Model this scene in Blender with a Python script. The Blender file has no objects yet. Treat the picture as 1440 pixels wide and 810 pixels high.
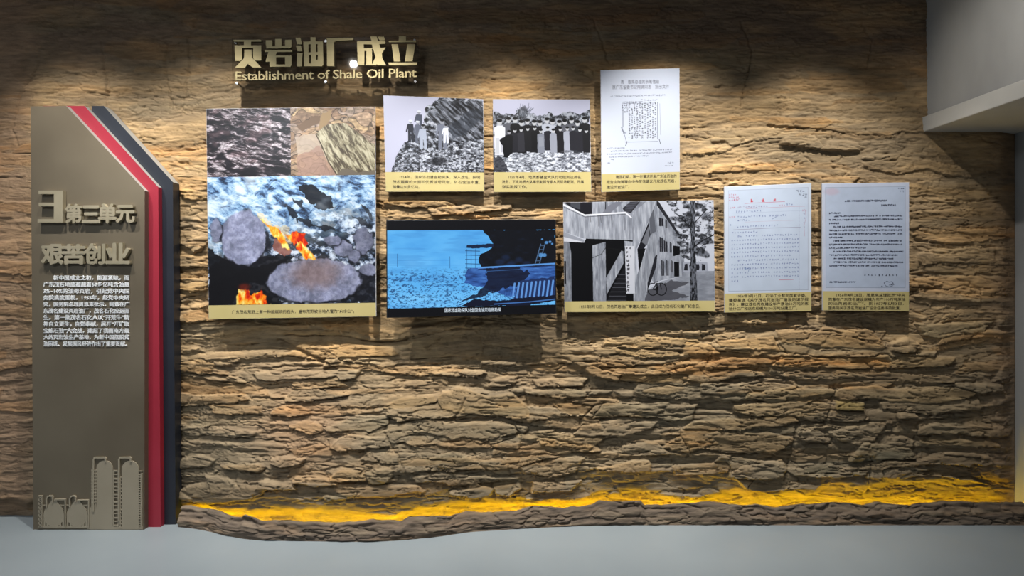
import bpy, math, random
import numpy as np

sc = bpy.context.scene
COL = sc.collection

# ------------------------------------------------------------------ camera
# the wall plane is y = 0, the floor z = 0, the room lies towards -y
EYE, DIST, FPX = 1.615, 4.5, 900.0
cam_d = bpy.data.cameras.new('camera')
cam_d.sensor_width = 36.0
cam_d.lens = FPX / 1440 * 36.0
cam_d.clip_start = 0.05
cam = bpy.data.objects.new('camera', cam_d)
cam.location = (0, -DIST, EYE)
cam.rotation_euler = (math.radians(90), 0, 0)
COL.objects.link(cam)
sc.camera = cam

sc.view_settings.view_transform = 'Standard'
sc.view_settings.look = 'None'
sc.view_settings.exposure = 0.0
sc.view_settings.gamma = 1.0
sc.view_settings.use_curve_mapping = False

world = bpy.data.worlds.new('world')
sc.world = world
world.use_nodes = True
world.node_tree.nodes['Background'].inputs[0].default_value = (0.80, 0.86, 1.0, 1)
world.node_tree.nodes['Background'].inputs[1].default_value = 0.12

def add_spot(name, loc, target, power, size, blend, col, radius=0.03):
    d = bpy.data.lights.new(name, 'SPOT')
    d.energy = power; d.spot_size = math.radians(size); d.spot_blend = blend
    d.color = col; d.shadow_soft_size = radius
    o = bpy.data.objects.new(name, d)
    o.location = loc
    dx, dy, dz = [target[i] - loc[i] for i in range(3)]
    o.rotation_euler = (math.atan2(math.hypot(dx, dy), -dz), 0, math.atan2(dy, dx) - math.pi / 2)
    COL.objects.link(o)
    return o

WARM = (1.0, 0.965, 0.905)
#        x      target x  target z  power size
SPOTS = [(-3.05, -2.95, 1.10, 250, 72),
         (-2.05, -2.10, 1.15, 345, 72),
         (-1.05, -0.95, 1.15, 345, 72),
         (-0.05, 0.00, 1.15, 330, 72),
         (1.05, 1.05, 1.15, 360, 72),
         (2.10, 2.05, 1.15, 270, 68)]
for i, (x, tx, tz, pw, sz) in enumerate(SPOTS):
    add_spot('track_spot', (x, -1.15, 3.98), (tx, -0.02, tz), pw, sz, 0.95, WARM)

add_spot('bulkhead_fill_spot', (1.7, -1.7, 3.9), (2.98, -.9, 2.85), 82, 62, 1.0, WARM)  # unseen spot added to brighten the bulkhead face

def area(name, loc, rot, sx, sy, power, col):
    d = bpy.data.lights.new(name, 'AREA'); d.shape = 'RECTANGLE'
    d.size = sx; d.size_y = sy; d.energy = power; d.color = col
    o = bpy.data.objects.new(name, d); o.location = loc; o.rotation_euler = rot
    COL.objects.link(o); return o
# an unseen cool fill panel, added behind the visitor, left of the wall
area('room_fill_panel', (-3.0, -4.6, 4.05), (0, 0, 0), 1.8, 1.2, 120, (0.82, 0.91, 1.0))
# a small downlight further into the room; the clear plate of the title mirrors it
dl = bpy.data.lights.new('downlight', 'POINT'); dl.energy = 9; dl.shadow_soft_size = .035; dl.color = (1, .97, .92)
dlo = bpy.data.objects.new('downlight', dl); dlo.location = (-1.653, -2.42, 3.95); COL.objects.link(dlo)

# ------------------------------------------------------------------ helpers
def W(px, py, y=0.0):
    """a measured photograph position at depth y -> world point"""
    d = DIST + y
    return ((px - 720.0) / FPX * d, y, EYE + (405.0 - py) / FPX * d)

def tag(o, label=None, cat=None, group=None, kind=None):
    if label: o['label'] = label
    if cat: o['category'] = cat
    if group: o['group'] = group
    if kind: o['kind'] = kind
    return o

def empty(name, loc=(0, 0, 0)):
    o = bpy.data.objects.new(name, None)
    o.empty_display_size = 0.1
    o.location = loc
    COL.objects.link(o)
    return o

def link_mesh(name, me, mat, parent=None):
    o = bpy.data.objects.new(name, me)
    if mat is not None:
        for m in (mat if isinstance(mat, (list, tuple)) else [mat]):
            me.materials.append(m)
    COL.objects.link(o)
    if parent is not None:
        o.parent = parent
        o.matrix_parent_inverse = parent.matrix_world.inverted() if False else o.matrix_parent_inverse
        o.location = [-c for c in parent.location]      # world-space vertices under a located parent
    return o

class MB:
    def __init__(s): s.v = []; s.f = []; s.mi = []
    def add(s, vs, fs, mi=0):
        n = len(s.v); s.v += [tuple(p) for p in vs]
        s.f += [tuple(i + n for i in f) for f in fs]; s.mi += [mi] * len(fs)
    def box(s, a, b, mi=0):
        (x0, y0, z0), (x1, y1, z1) = a, b
        s.add([(x0,y0,z0),(x1,y0,z0),(x1,y1,z0),(x0,y1,z0),(x0,y0,z1),(x1,y0,z1),(x1,y1,z1),(x0,y1,z1)],
              [(0,3,2,1),(4,5,6,7),(0,1,5,4),(1,2,6,5),(2,3,7,6),(3,0,4,7)], mi)
    def quadbox(s, c, yf, yb, mi=0):
        """c: four px corners (tl,tr,br,bl) measured at depth yf; extruded straight back to yb"""
        F = [W(p[0], p[1], yf) for p in c]
        B = [(p[0], yb, p[2]) for p in F]
        s.add(F + B, [(0,3,2,1)[::-1] if False else (3,2,1,0),(4,5,6,7),(0,1,5,4),(1,2,6,5),(2,3,7,6),(3,0,4,7)], mi)
    def prism(s, pts, yf, yb, mi=0, side=None):
        """pts: px outline measured at depth yf (clockwise on screen); side: list of material index per edge"""
        n = len(pts)
        F = [W(p[0], p[1], yf) for p in pts]; B = [(p[0], yb, p[2]) for p in F]
        s.add(F + B, [tuple(range(n))[::-1], tuple(range(n, 2 * n))], mi)
        k = len(s.v) - 2 * n
        for i in range(n):
            j = (i + 1) % n
            s.f.append((k + i, k + j, k + n + j, k + n + i)); s.mi.append(side[i] if side else mi)
    def cyl(s, c, r, y0, y1, n=16, mi=0):
        a = [(c[0] + r * math.cos(2*math.pi*k/n), y0, c[1] + r * math.sin(2*math.pi*k/n)) for k in range(n)]
        b = [(p[0], y1, p[2]) for p in a]
        s.add(a + b, [tuple(range(n)), tuple(range(2*n-1, n-1, -1))] + [(k, n + k, n + (k+1) % n, (k+1) % n) for k in range(n)], mi)
    def build(s, name, mat, parent=None, smooth=False):
        me = bpy.data.meshes.new(name)
        me.from_pydata(s.v, [], s.f)
        me.polygons.foreach_set('material_index', s.mi)
        if smooth: me.polygons.foreach_set('use_smooth', [True] * len(s.f))
        me.update()
        return link_mesh(name, me, mat, parent)

def fix_normals(o):
    import bmesh
    bm = bmesh.new(); bm.from_mesh(o.data); bmesh.ops.recalc_face_normals(bm, faces=bm.faces)
    bm.to_mesh(o.data); bm.free(); return o

def bevel(o, w, seg=2):
    m = o.modifiers.new('bevel', 'BEVEL'); m.width = w; m.segments = seg; m.limit_method = 'ANGLE'; return o

# ------------------------------------------------------------------ noise
_rs = np.random.RandomState(11)
_T = _rs.rand(256, 256).astype(np.float32)
def vn(u, v, seed=0):
    u = u + seed * 37.13; v = v + seed * 91.7
    i = np.floor(u).astype(np.int64); j = np.floor(v).astype(np.int64)
    fu = (u - i).astype(np.float32); fv = (v - j).astype(np.float32)
    fu = fu * fu * (3 - 2 * fu); fv = fv * fv * (3 - 2 * fv)
    i0 = i & 255; i1 = (i + 1) & 255; j0 = j & 255; j1 = (j + 1) & 255
    a = _T[i0, j0]; b = _T[i1, j0]; c = _T[i0, j1]; d = _T[i1, j1]
    return (a * (1 - fu) + b * fu) * (1 - fv) + (c * (1 - fu) + d * fu) * fv
def fbm(u, v, oct=4, seed=0, gain=0.5):
    s = 0; a = 1; t = 0
    for k in range(oct):
        s = s + a * vn(u * 2**k, v * 2**k, seed + k * 3); t += a; a *= gain
    return s / t
def sst(a, b, x):
    t = np.clip((x - a) / (b - a), 0, 1); return t * t * (3 - 2 * t)

# ------------------------------------------------------------------ materials
def mat(name, col, rough=0.5, metal=0.0, **kw):
    m = bpy.data.materials.new(name); m.use_nodes = True
    b = m.node_tree.nodes['Principled BSDF']
    b.inputs['Base Color'].default_value = (*col, 1)
    b.inputs['Roughness'].default_value = rough
    b.inputs['Metallic'].default_value = metal
    for k, v in kw.items(): b.inputs[k.replace('_', ' ')].default_value = v
    return m
def nd(m, t, **kw):
    n = m.node_tree.nodes.new(t)
    for k, v in kw.items():
        if k in n.inputs: n.inputs[k].default_value = v
        else: setattr(n, k, v)
    return n
def noisy(m, scale, c1, c2, stretch=(1, 1, 1), detail=6, bump=0.0, bdist=0.002, bscale=None, rough=None):
    """object-space noise between two colours, optional fine bump"""
    nt = m.node_tree; b = nt.nodes['Principled BSDF']
    tc = nd(m, 'ShaderNodeTexCoord'); mp = nd(m, 'ShaderNodeMapping')
    mp.inputs['Scale'].default_value = stretch
    nt.links.new(tc.outputs['Object'], mp.inputs[0])
    n = nd(m, 'ShaderNodeTexNoise'); n.inputs['Scale'].default_value = scale; n.inputs['Detail'].default_value = detail
    nt.links.new(mp.outputs[0], n.inputs['Vector'])
    r = nd(m, 'ShaderNodeValToRGB')
    r.color_ramp.elements[0].position = 0.3; r.color_ramp.elements[1].position = 0.7
    r.color_ramp.elements[0].color = (*c1, 1); r.color_ramp.elements[1].color = (*c2, 1)
    nt.links.new(n.outputs['Fac'], r.inputs[0]); nt.links.new(r.outputs[0], b.inputs['Base Color'])
    if rough:
        q = nd(m, 'ShaderNodeMapRange'); q.inputs['To Min'].default_value = rough[0]; q.inputs['To Max'].default_value = rough[1]
        nt.links.new(n.outputs['Fac'], q.inputs[0]); nt.links.new(q.outputs[0], b.inputs['Roughness'])
    if bump:
        n2 = nd(m, 'ShaderNodeTexNoise'); n2.inputs['Scale'].default_value = bscale or scale * 6; n2.inputs['Detail'].default_value = 8
        nt.links.new(mp.outputs[0], n2.inputs['Vector'])
        bp = nd(m, 'ShaderNodeBump'); bp.inputs['Strength'].default_value = bump; bp.inputs['Distance'].default_value = bdist
        nt.links.new(n2.outputs['Fac'], bp.inputs['Height']); nt.links.new(bp.outputs[0], b.inputs['Normal'])
    return m

M = {}
M['concrete'] = noisy(mat('grey_plaster', (.3, .3, .3), .85), 2.2, (.30, .30, .295), (.42, .42, .41), (1, 1, .45), bump=.5, bdist=.003)
M['soffit'] = noisy(mat('plaster_lip', (.5, .5, .5), .8), 3.0, (.42, .42, .40), (.52, .51, .48), bump=.5, bdist=.003)
M['ceiling'] = mat('dark_ceiling', (.045, .045, .05), .9)
M['floor'] = noisy(mat('grey_floor', (.3, .33, .35), .4), 1.3, (.215, .25, .272), (.25, .285, .305), detail=9, bump=.12, bdist=.001, bscale=60, rough=(.35, .5))
M['bronze'] = noisy(mat('bronze_panel', (.2, .17, .13), .45, .55), 1.7, (.165, .134, .092), (.215, .180, .126), detail=10, rough=(.42, .58))
M['bronze_side'] = mat('bronze_side', (.14, .12, .09), .5, .4)
M['crimson'] = noisy(mat('crimson_board', (.4, .03, .06), .45), 3, (.27, .014, .030), (.31, .019, .038), detail=3)
M['navy'] = noisy(mat('navy_board', (.02, .025, .04), .45), 3, (.011, .014, .022), (.015, .019, .029), detail=3)
M['rawedge'] = mat('pale_board_edge', (.30, .29, .265), .7)
M['brass'] = noisy(mat('brushed_brass', (.5, .4, .2), .42, .75), 6, (.27, .22, .115), (.34, .28, .15), (1, 1, 6), detail=4, rough=(.38, .5))
M['brass_dull'] = noisy(mat('satin_bronze_letter', (.4, .35, .24), .5, .35), 6, (.33, .29, .20), (.40, .35, .25), detail=4, rough=(.42, .55))
M['relief'] = noisy(mat('pale_bronze_relief', (.3, .26, .19), .5, .1), 4, (.285, .245, .175), (.325, .28, .205), detail=4)
M['steel'] = mat('steel_standoff', (.6, .6, .6), .25, 1.0)
M['white_letter'] = mat('white_acrylic_letter', (.78, .79, .80), .45)
M['board_white'] = mat('white_foam_board', (.62, .64, .69), .5)
M['gold'] = noisy(mat('sand_yellow_caption', (.56, .46, .2), .42), 5, (.45, .375, .155), (.50, .42, .19), detail=2)
M['ink'] = mat('brown_ink', (.05, .04, .02), .6)
M['black_plastic'] = mat('black_plastic', (.008, .009, .012), .3)
M['housing'] = mat('black_housing', (.012, .012, .013), .6)
M['alu'] = mat('aluminium_channel', (.5, .5, .5), .35, 1.0)

def emis(name, col, s):
    m = bpy.data.materials.new(name); m.use_nodes = True
    nt = m.node_tree; nt.nodes.remove(nt.nodes['Principled BSDF'])
    e = nt.nodes.new('ShaderNodeEmission'); e.inputs[0].default_value = (*col, 1); e.inputs[1].default_value = s
    nt.links.new(e.outputs[0], nt.nodes['Material Output'].inputs[0]); return m
M['led'] = emis('amber_led', (1.0, .66, .004), 55.0)
M['subtitle'] = emis('subtitle_white', (.8, .9, 1.0), 0.95)

def acrylic():
    m = bpy.data.materials.new('clear_acrylic'); m.use_nodes = True
    nt = m.node_tree; nt.nodes.remove(nt.nodes['Principled BSDF'])
    t = nt.nodes.new('ShaderNodeBsdfTransparent'); t.inputs[0].default_value = (.93, .93, .93, 1)
    g = nt.nodes.new('ShaderNodeBsdfGlossy'); g.inputs['Roughness'].default_value = .03
    f = nt.nodes.new('ShaderNodeFresnel'); f.inputs[0].default_value = 1.5
    x = nt.nodes.new('ShaderNodeMixShader')
    nt.links.new(f.outputs[0], x.inputs[0]); nt.links.new(t.outputs[0], x.inputs[1]); nt.links.new(g.outputs[0], x.inputs[2])
    nt.links.new(x.outputs[0], nt.nodes['Material Output'].inputs[0]); return m
M['acrylic'] = acrylic()

def rock_material():
    m = mat('painted_cast_rock', (.3, .2, .12), .82)
    nt = m.node_tree; b = nt.nodes['Principled BSDF']; L = nt.links.new
    at = nd(m, 'ShaderNodeAttribute'); at.attribute_name = 'rock_colour'
    tc = nd(m, 'ShaderNodeTexCoord')
    mp = nd(m, 'ShaderNodeMapping'); mp.inputs['Scale'].default_value = (1, 1, 5.5)
    L(tc.outputs['Object'], mp.inputs[0])
    n1 = nd(m, 'ShaderNodeTexNoise'); n1.inputs['Scale'].default_value = 9; n1.inputs['Detail'].default_value = 9; n1.inputs['Roughness'].default_value = .62
    L(mp.outputs[0], n1.inputs['Vector'])
    r = nd(m, 'ShaderNodeMapRange'); r.inputs['From Min'].default_value = .3; r.inputs['From Max'].default_value = .7
    r.inputs['To Min'].default_value = .68; r.inputs['To Max'].default_value = 1.30
    L(n1.outputs['Fac'], r.inputs[0])
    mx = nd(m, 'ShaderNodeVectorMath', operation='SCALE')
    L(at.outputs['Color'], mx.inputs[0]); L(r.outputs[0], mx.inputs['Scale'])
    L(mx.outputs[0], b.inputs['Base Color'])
    # fine strata and grain
    mp2 = nd(m, 'ShaderNodeMapping'); mp2.inputs['Scale'].default_value = (1, 1, 7)
    L(tc.outputs['Object'], mp2.inputs[0])
    n2 = nd(m, 'ShaderNodeTexNoise'); n2.inputs['Scale'].default_value = 26; n2.inputs['Detail'].default_value = 12; n2.inputs['Roughness'].default_value = .74
    L(mp2.outputs[0], n2.inputs['Vector'])
    n3 = nd(m, 'ShaderNodeTexNoise'); n3.inputs['Scale'].default_value = 130; n3.inputs['Detail'].default_value = 5
    L(tc.outputs['Object'], n3.inputs['Vector'])
    b1 = nd(m, 'ShaderNodeBump'); b1.inputs['Strength'].default_value = .9; b1.inputs['Distance'].default_value = .0075
    b2 = nd(m, 'ShaderNodeBump'); b2.inputs['Strength'].default_value = .5; b2.inputs['Distance'].default_value = .003
    L(n2.outputs['Fac'], b1.inputs['Height']); L(n3.outputs['Fac'], b2.inputs['Height'])
    L(b1.outputs[0], b2.inputs['Normal']); L(b2.outputs[0], b.inputs['Normal'])
    return m
M['rock'] = rock_material()

# ------------------------------------------------------------------ the setting
def struct(name, mb, m):
    o = mb.build(name, m); fix_normals(o); o['kind'] = 'structure'; return o

b = MB(); b.box((-5.2, -7, -.12), (5.2, .3, 0)); struct('floor', b, M['floor'])
b = MB(); b.box((-5.2, -7, 4.2), (5.2, .3, 4.3)); struct('ceiling', b, M['ceiling'])
XR = 3.56
b = MB(); b.box((XR, -7, 0), (XR + .15, .25, 4.2)); struct('wall_right', b, M['concrete'])
# bulkhead that comes out of the wall at the upper right, with a projecting lip along its foot
def slab(x0, z0, z1, y0=.15, y1=-2.6, dx=.07):
    m = MB(); a = x0 + dx * -y0; c = x0 + dx * -y1
    m.add([(a,y0,z0),(XR,y0,z0),(XR,y1,z0),(c,y1,z0),(a,y0,z1),(XR,y0,z1),(XR,y1,z1),(c,y1,z1)],
          [(0,3,2,1),(4,5,6,7),(0,1,5,4),(1,2,6,5),(2,3,7,6),(3,0,4,7)])
    return m
struct('wall_bulkhead', slab(2.905, 2.81, 4.2), M['concrete'])
bevel(struct('trim_1', slab(2.868, 2.705, 2.81), M['soffit']), .006)

# ------------------------------------------------------------------ rock wall
BASE_X = [-300, 249, 282, 319, 353, 398, 504, 557, 620, 655, 733, 822, 905, 1000, 1440, 1600]
BASE_Y = [739, 740, 744, 753, 759, 760, 761.5, 760, 754, 748, 743, 738.5, 738, 738, 738, 738]
def ledge_front(u):
    py = np.interp(u, BASE_X, BASE_Y)
    return DIST - EYE * FPX / (py - 405)

us = np.concatenate([np.arange(-330, -20, 4.0), np.arange(-20, 1400, 1.25), np.arange(1400, 1442, 1.25)])
NV = 640
tt = np.concatenate([np.linspace(0, .12, 40, endpoint=False), np.linspace(.12, 1, NV - 40)])
kern = np.hanning(41); kern /= kern.sum()
bl = np.maximum(0, ledge_front(us) - .135)
bl[us < 249] *= np.exp(-(249 - us[us < 249]) / 25.0)
VT = -118.0
def base_off(u, v, blu):
    ve = 705 + 16 * (fbm(u / 45, v * 0, 3, 8) - .5) * 2 + blu * 70 - 6 * sst(820, 900, u) - 18 * sst(1060, 1300, u)
    return .035 + blu * sst(470, 700, v) * .95 - .055 * sst(ve - 7, ve + 5, v) - .008 * sst(ve, ve + 22, v) + .03 * (fbm(u / 260, v / 130, 2, 5) - .5) * sst(735, 640, v)
vb = 405 + EYE * FPX / (DIST - (bl * .95 - .02))
U = np.repeat(us[:, None], NV, 1)
V = VT + tt[None, :] * (vb[:, None] - VT)
B = base_off(U, V, bl[:, None])

# domain warp makes every outline irregular
wu = 26 * (fbm(U / 90, V / 45, 3, 1) - .5) + 3.5 * (fbm(U / 10, V / 7, 2, 2) - .5)
wv = 26 * (fbm(U / 150, V / 60, 3, 3) - .5) + 3.0 * (fbm(U / 14, V / 9, 2, 4) - .5)
UW = U + wu; VW = V + wv
UW2 = U + wu * .25 + 3 * (fbm(U / 9, V / 6, 2, 6) - .5); VW2 = V + wv * .22 + 1.8 * (fbm(U / 10, V / 6, 2, 7) - .5)    # weaker warp for measured slabs

R = np.zeros_like(U)           # relief
LAB = np.zeros(U.shape, np.int32)
TINT = np.zeros(U.shape + (3,), np.float32) + 1
rng = np.random.RandomState(5)
cu = us
def lens(x0, x1, y0, y1, h, tilt=0.0, skew=0.0, mode='add', lab=0, tint=None, warp=1, sharp=1.0, k=None):
    UU, VV = (UW, VW) if warp == 1 else (UW2, VW2)
    m = 22 if warp == 1 else 8
    i0 = np.searchsorted(cu, x0 - m); i1 = np.searchsorted(cu, x1 + m)
    if i1 - i0 < 3: return
    mv = 26 + abs(tilt) * (x1 - x0)
    rowlo = V[(i0 + i1) // 2]
    j0 = np.searchsorted(rowlo, y0 - mv); j1 = np.searchsorted(rowlo, y1 + mv + 12)
    s = (slice(i0, min(i1, len(cu))), slice(j0, j1))
    u = UU[s]; v = VV[s]
    hh = (y1 - y0); ww = x1 - x0
    sl0, sl1 = rng.uniform(-1.3, 1.3, 2)
    ym = (y0 + y1) / 2; slp = tilt * (u - (x0 + x1) / 2)
    xa = x0 + sl0 * (v - slp - ym); xb = x1 + sl1 * (v - slp - ym)
    a = (u - xa) / np.maximum(xb - xa, 1)
    cx = np.clip(a, 0, 1)
    nk = int(np.clip(ww / 22, 3, 9)); kx = np.sort(rng.rand(nk)); kx[0] = 0; kx[-1] = 1
    kt = rng.uniform(-.20, .20, nk); kb = rng.uniform(-.20, .16, nk)
    kt[0] += rng.uniform(.0, .5); kt[-1] += rng.uniform(.0, .5); kb[0] -= rng.uniform(0, .35); kb[-1] -= rng.uniform(0, .35)
    vt = y0 + slp + hh * np.interp(cx, kx, kt)
    vbm = y1 + slp + hh * np.interp(cx, kx, kb)
    t = (v - vt) / np.maximum(vbm - vt, 1)
    rise = sst(0, min(.5, 3.6 / hh), t) * .84 + .16 * np.clip(t, 0, 1)
    fall = sst(1 + .9 / hh, 1 - .3 / hh, t)
    side = sst(0, 2.6 / ww, a) * sst(1, 1 - 2.6 / ww, a)
    px_ = rng.uniform(-.3, .3); g = rise * fall * side * (1 + px_ * (cx - .5))
    if mode == 'set':
        cov = sst(0, .12, rise * fall * side)
        face = h * (1 + px_ * (cx - .5)) * (.80 + .20 * np.clip(t, 0, 1)) * (.45 + .55 * sst(0, min(.6, 4.5 / hh), t) * sst(0, 3.0 / ww, a) * sst(1, 1 - 3.0 / ww, a))
        R[s] = R[s] * (1 - cov) + (face + .10 * R[s]) * cov
    elif mode == 'add': R[s] += h * g
    else: R[s] = np.maximum(R[s], (R[s] * .35 + h) * g + R[s] * (1 - g))
    inside = (g > .15)
    if lab: LAB[s][inside] = lab
    if tint is not None:
        TINT[s] = TINT[s] * (1 - g[..., None]) + TINT[s] * np.array(tint) * g[..., None]

def rnd_tint():
    q = rng.rand()
    if q < .30: return (1.09, .99, .86)
    if q < .5: return (.92, .94, .95)
    if q < .75: return (.86, .84, .80)
    return (1.1, 1.08, 1.04)

lab = 0
# thin background beds
for k in range(500):
    y = rng.uniform(-90, 735); x = rng.uniform(-320, 1430)
    low = np.clip((y - 20) / 380, .3, 1)
    lens(x, x + rng.uniform(40, 200), y, y + rng.uniform(4, 11), rng.uniform(.003, .010) * low, rng.uniform(-.05, .05), 0, 'add')
# medium then large flat-faced slabs, calm at the top and blocky lower down
for k in range(620):
    y = rng.uniform(-100, 735); x = rng.uniform(-320, 1430)
    low = np.clip((y - 40) / 420, .20, 1)
    w = rng.uniform(45, 170); hgt = rng.uniform(7, 16)
    lens(x, x + w, y, y + hgt, rng.uniform(.0, .020) * low, rng.uniform(-.06, .06), 0, 'set', 0, rnd_tint() if rng.rand() < .6 else None)
for k in range(300):
    y = rng.uniform(-100, 735); x = rng.uniform(-320, 1430)
    low = np.clip((y - 40) / 420, .20, 1)
    w = rng.uniform(70, 230) * (1.3 if low < .5 else 1); hgt = rng.uniform(13, 30)
    lab += 1
    lens(x, x + w, y, y + hgt, rng.uniform(.002, .038) * low, rng.uniform(-.05, .05), 0, 'set', lab if low > .3 else 0, rnd_tint())
for k in range(260):
    y = rng.uniform(-60, 735); x = rng.uniform(-320, 1430)
    low = np.clip((y - 40) / 420, .35, 1)
    lens(x, x + rng.uniform(30, 120), y, y + rng.uniform(4, 9), rng.uniform(.006, .016) * low, rng.uniform(-.06, .06), 0, 'add')

# slabs measured on the photograph: x0, x1, y0, y1, relief(mm), tilt, tint
OR = (1.10, 1.0, .84); GY = (.90, .94, .93); TN = (1.10, 1.04, .90); YL = (1.1, 1.06, .62); NO = None
SLABS = [
 (396,480,463,472,16,.02,TN),(409,557,480,503,20,.0,OR),(459,517,507,517,16,0,NO),(520,562,502,516,14,0,NO),
 (404,492,546,563,18,0,GY),(409,480,532,546,14,-.08,TN),(382,436,569,590,20,.03,OR),(451,548,587,607,22,-.12,GY),
 (467,546,610,634,24,-.10,NO),(404,452,593,611,16,0,TN),(248,302,506,529,18,0,OR),(293,368,566,586,18,0,OR),
 (250,330,600,612,16,.05,NO),(538,612,556,578,20,-.12,TN),(549,622,587,605,18,-.10,NO),(560,600,610,622,14,0,NO),
 (676,726,504,512,20,.06,NO),(806,846,498,510,22,0,NO),(605,684,521,529,24,.0,NO),(613,737,550,584,26,.03,TN),
 (687,726,529,543,18,-.1,NO),(748,826,530,545,20,0,NO),(735,826,546,558,22,.02,GY),(850,985,471,487,16,0,TN),
 (866,952,487,501,16,-.03,TN),(845,950,512,524,16,-.02,NO),(870,968,524,537,16,-.02,TN),(903,963,541,555,18,-.05,OR),
 (840,980,566,587,20,.0,GY),(811,922,588,613,26,-.05,NO),(732,845,606,626,24,.08,TN),(690,734,615,634,22,-.12,NO),
 (782,832,566,584,16,.05,OR),(748,818,586,602,14,0,NO),(872,934,622,640,18,-.05,NO),(940,1002,610,634,22,0,OR),
 (1093,1238,460,487,24,.02,OR),(1007,1093,470,496,22,0,OR),(960,986,461,472,20,0,NO),(960,1004,480,498,18,0,OR),
 (1250,1299,471,494,38,-.05,NO),(1293,1392,449,474,20,-.02,GY),(1093,1341,498,519,24,.0,TN),(1003,1089,500,516,18,.02,NO),
 (987,1070,518,530,22,0,NO),(1093,1254,519,530,16,0,NO),(983,1051,532,554,24,-.02,NO),(1050,1174,542,563,22,0,TN),
 (1173,1371,542,563,22,.02,TN),(1033,1174,563,584,22,-.03,TN),(1173,1218,563,577,30,0,YL),(963,1121,583,603,22,-.08,OR),
 (1127,1221,576,593,20,.02,NO),(1220,1264,577,594,16,0,NO),(1117,1158,601,623,20,0,NO),(960,1117,604,633,24,0,OR),
 (1167,1238,593,628,22,0,NO),(1293,1408,616,628,18,.02,TN),(1237,1288,614,634,18,-.1,NO),
 (731,818,641,668,24,-.08,NO),(706,732,640,652,24,0,OR),(600,668,632,654,22,0,GY),(836,915,650,666,24,0,OR),
 (633,694,682,700,30,0,NO),(694,734,679,695,26,-.1,NO),(748,812,676,694,26,-.05,NO),(1034,1105,646,673,40,.03,NO),
 (1200,1284,623,647,26,0,GY),(945,1030,648,670,20,-.05,OR),(290,331,668,692,24,.05,NO),(409,473,670,683,26,0,NO),
 (467,515,657,677,26,0,TN),(514,552,656,680,24,0,GY),(380,431,639,654,26,-.03,NO),(361,412,674,688,32,.04,NO),
 (452,500,690,704,22,0,GY),(1105,1151,185,206,22,.1,NO),(1160,1209,197,211,20,0,NO),(1080,1172,165,181,10,0,OR),
 (990,1031,202,211,12,0,NO),(1215,1250,215,222,14,0,NO),(960,1010,205,215,12,0,TN),(1000,1090,225,240,10,-.03,OR),
 (540,640,276,292,18,.02,TN),(600,720,284,300,20,-.04,NO),(250,290,262,284,16,0,TN),(250,292,330,352,18,0,NO),
 (248,292,395,412,20,0,TN),(248,292,430,450,22,0,NO),(1280,1360,300,322,16,0,NO),(1290,1400,350,372,16,0,NO),
 (1285,1380,402,424,18,0,NO),(1240,1300,655,672,18,0,NO),(1130,1190,650,668,16,0,GY),(1300,1380,640,652,20,0,NO),
 (560,640,644,662,22,-.03,NO),(580,700,663,680,20,0,NO),(250,300,640,662,18,0,NO),(310,372,652,664,18,0,OR)]
for (x0, x1, y0, y1, mm, tl, tn) in SLABS:
    lab += 1
    lens(x0, x1, y0, y1, mm / 1000 * 1.25 + .003, tl, 0, 'set', lab, tn, 2)

# fine laminations
lam = fbm(UW / 120, VW / 3.4, 3, 21)
lam2 = fbm(UW / 60, VW / 7.5, 3, 27)
lowf = np.clip((V - 20) / 380, .35, 1)
lam3 = fbm(UW / 40, VW / 1.9, 2, 29)
def saw(p):
    f = p - np.floor(p); return sst(0, .10, f) * (1 - sst(.95, 1.0, f)) * (.85 + .15 * f)
m1 = sst(.54, .58, fbm(U / 75, V / 26, 3, 201)); m2 = sst(.54, .58, fbm(U / 45, V / 15, 3, 203)); m3 = sst(.56, .60, fbm(U / 60, V / 22, 3, 205))
R += .0075 * saw(VW / 15 + 2.6 * fbm(U / 120, V / 70, 3, 211) + .9 * fbm(U / 16, V / 16, 2, 212)) * m1 * (lowf * .7 + .3)
R += .0048 * saw(VW / 6.5 + 3.2 * fbm(U / 90, V / 50, 3, 213) + .8 * fbm(U / 11, V / 11, 2, 214)) * m2
R += .0028 * saw(VW / 3.4 + 4.0 * fbm(U / 70, V / 40, 3, 215) + .7 * fbm(U / 8, V / 8, 2, 216)) * m3
R += (.0030 * (lam - .5) + .0040 * (lam2 - .5)) * lowf + .0020 * (lam3 - .5)
def hair(su, sv, seed, lo, depth, msk=None, oct=4):
    """thin winding cracks along the level line of a stretched noise"""
    q = 1 - np.abs(2 * fbm(UW / su, VW / sv, oct, seed, .55) - 1)
    m_ = 1 if msk is None else msk
    return depth * sst(lo, 1.0, q) * m_
R -= hair(170, 20, 301, .982, .010, None, 3) + hair(110, 11, 305, .978, .007, sst(.50, .56, fbm(U / 90, V / 40, 2, 320)), 3)
R -= hair(80, 6, 309, .972, .005, sst(.54, .60, fbm(U / 70, V / 30, 2, 324)), 3)
R += .002 * (fbm(UW / 26, VW / 14, 4, 33) - .5) * lowf
R += .0022 * (fbm(U / 22, V / 14, 3, 31) - .5)
rid = 1 - np.abs(2 * fbm(UW / 85, VW / 9, 3, 41) - 1)
R -= .012 * sst(.93, .995, rid) * np.clip(lowf + .2, 0, 1)
rid2 = 1 - np.abs(2 * fbm(UW / 130, VW / 16, 4, 45) - 1)
R -= .009 * sst(.965, .998, rid2)
rid3 = 1 - np.abs(2 * fbm(U / 30, V / 26, 3, 47) - 1)
R -= .005 * sst(.975, .998, rid3) * sst(.55, .62, fbm(U / 80, V / 60, 2, 48))
smooth_left = 1 - .55 * sst(75, 20, U); R = R * smooth_left

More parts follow.
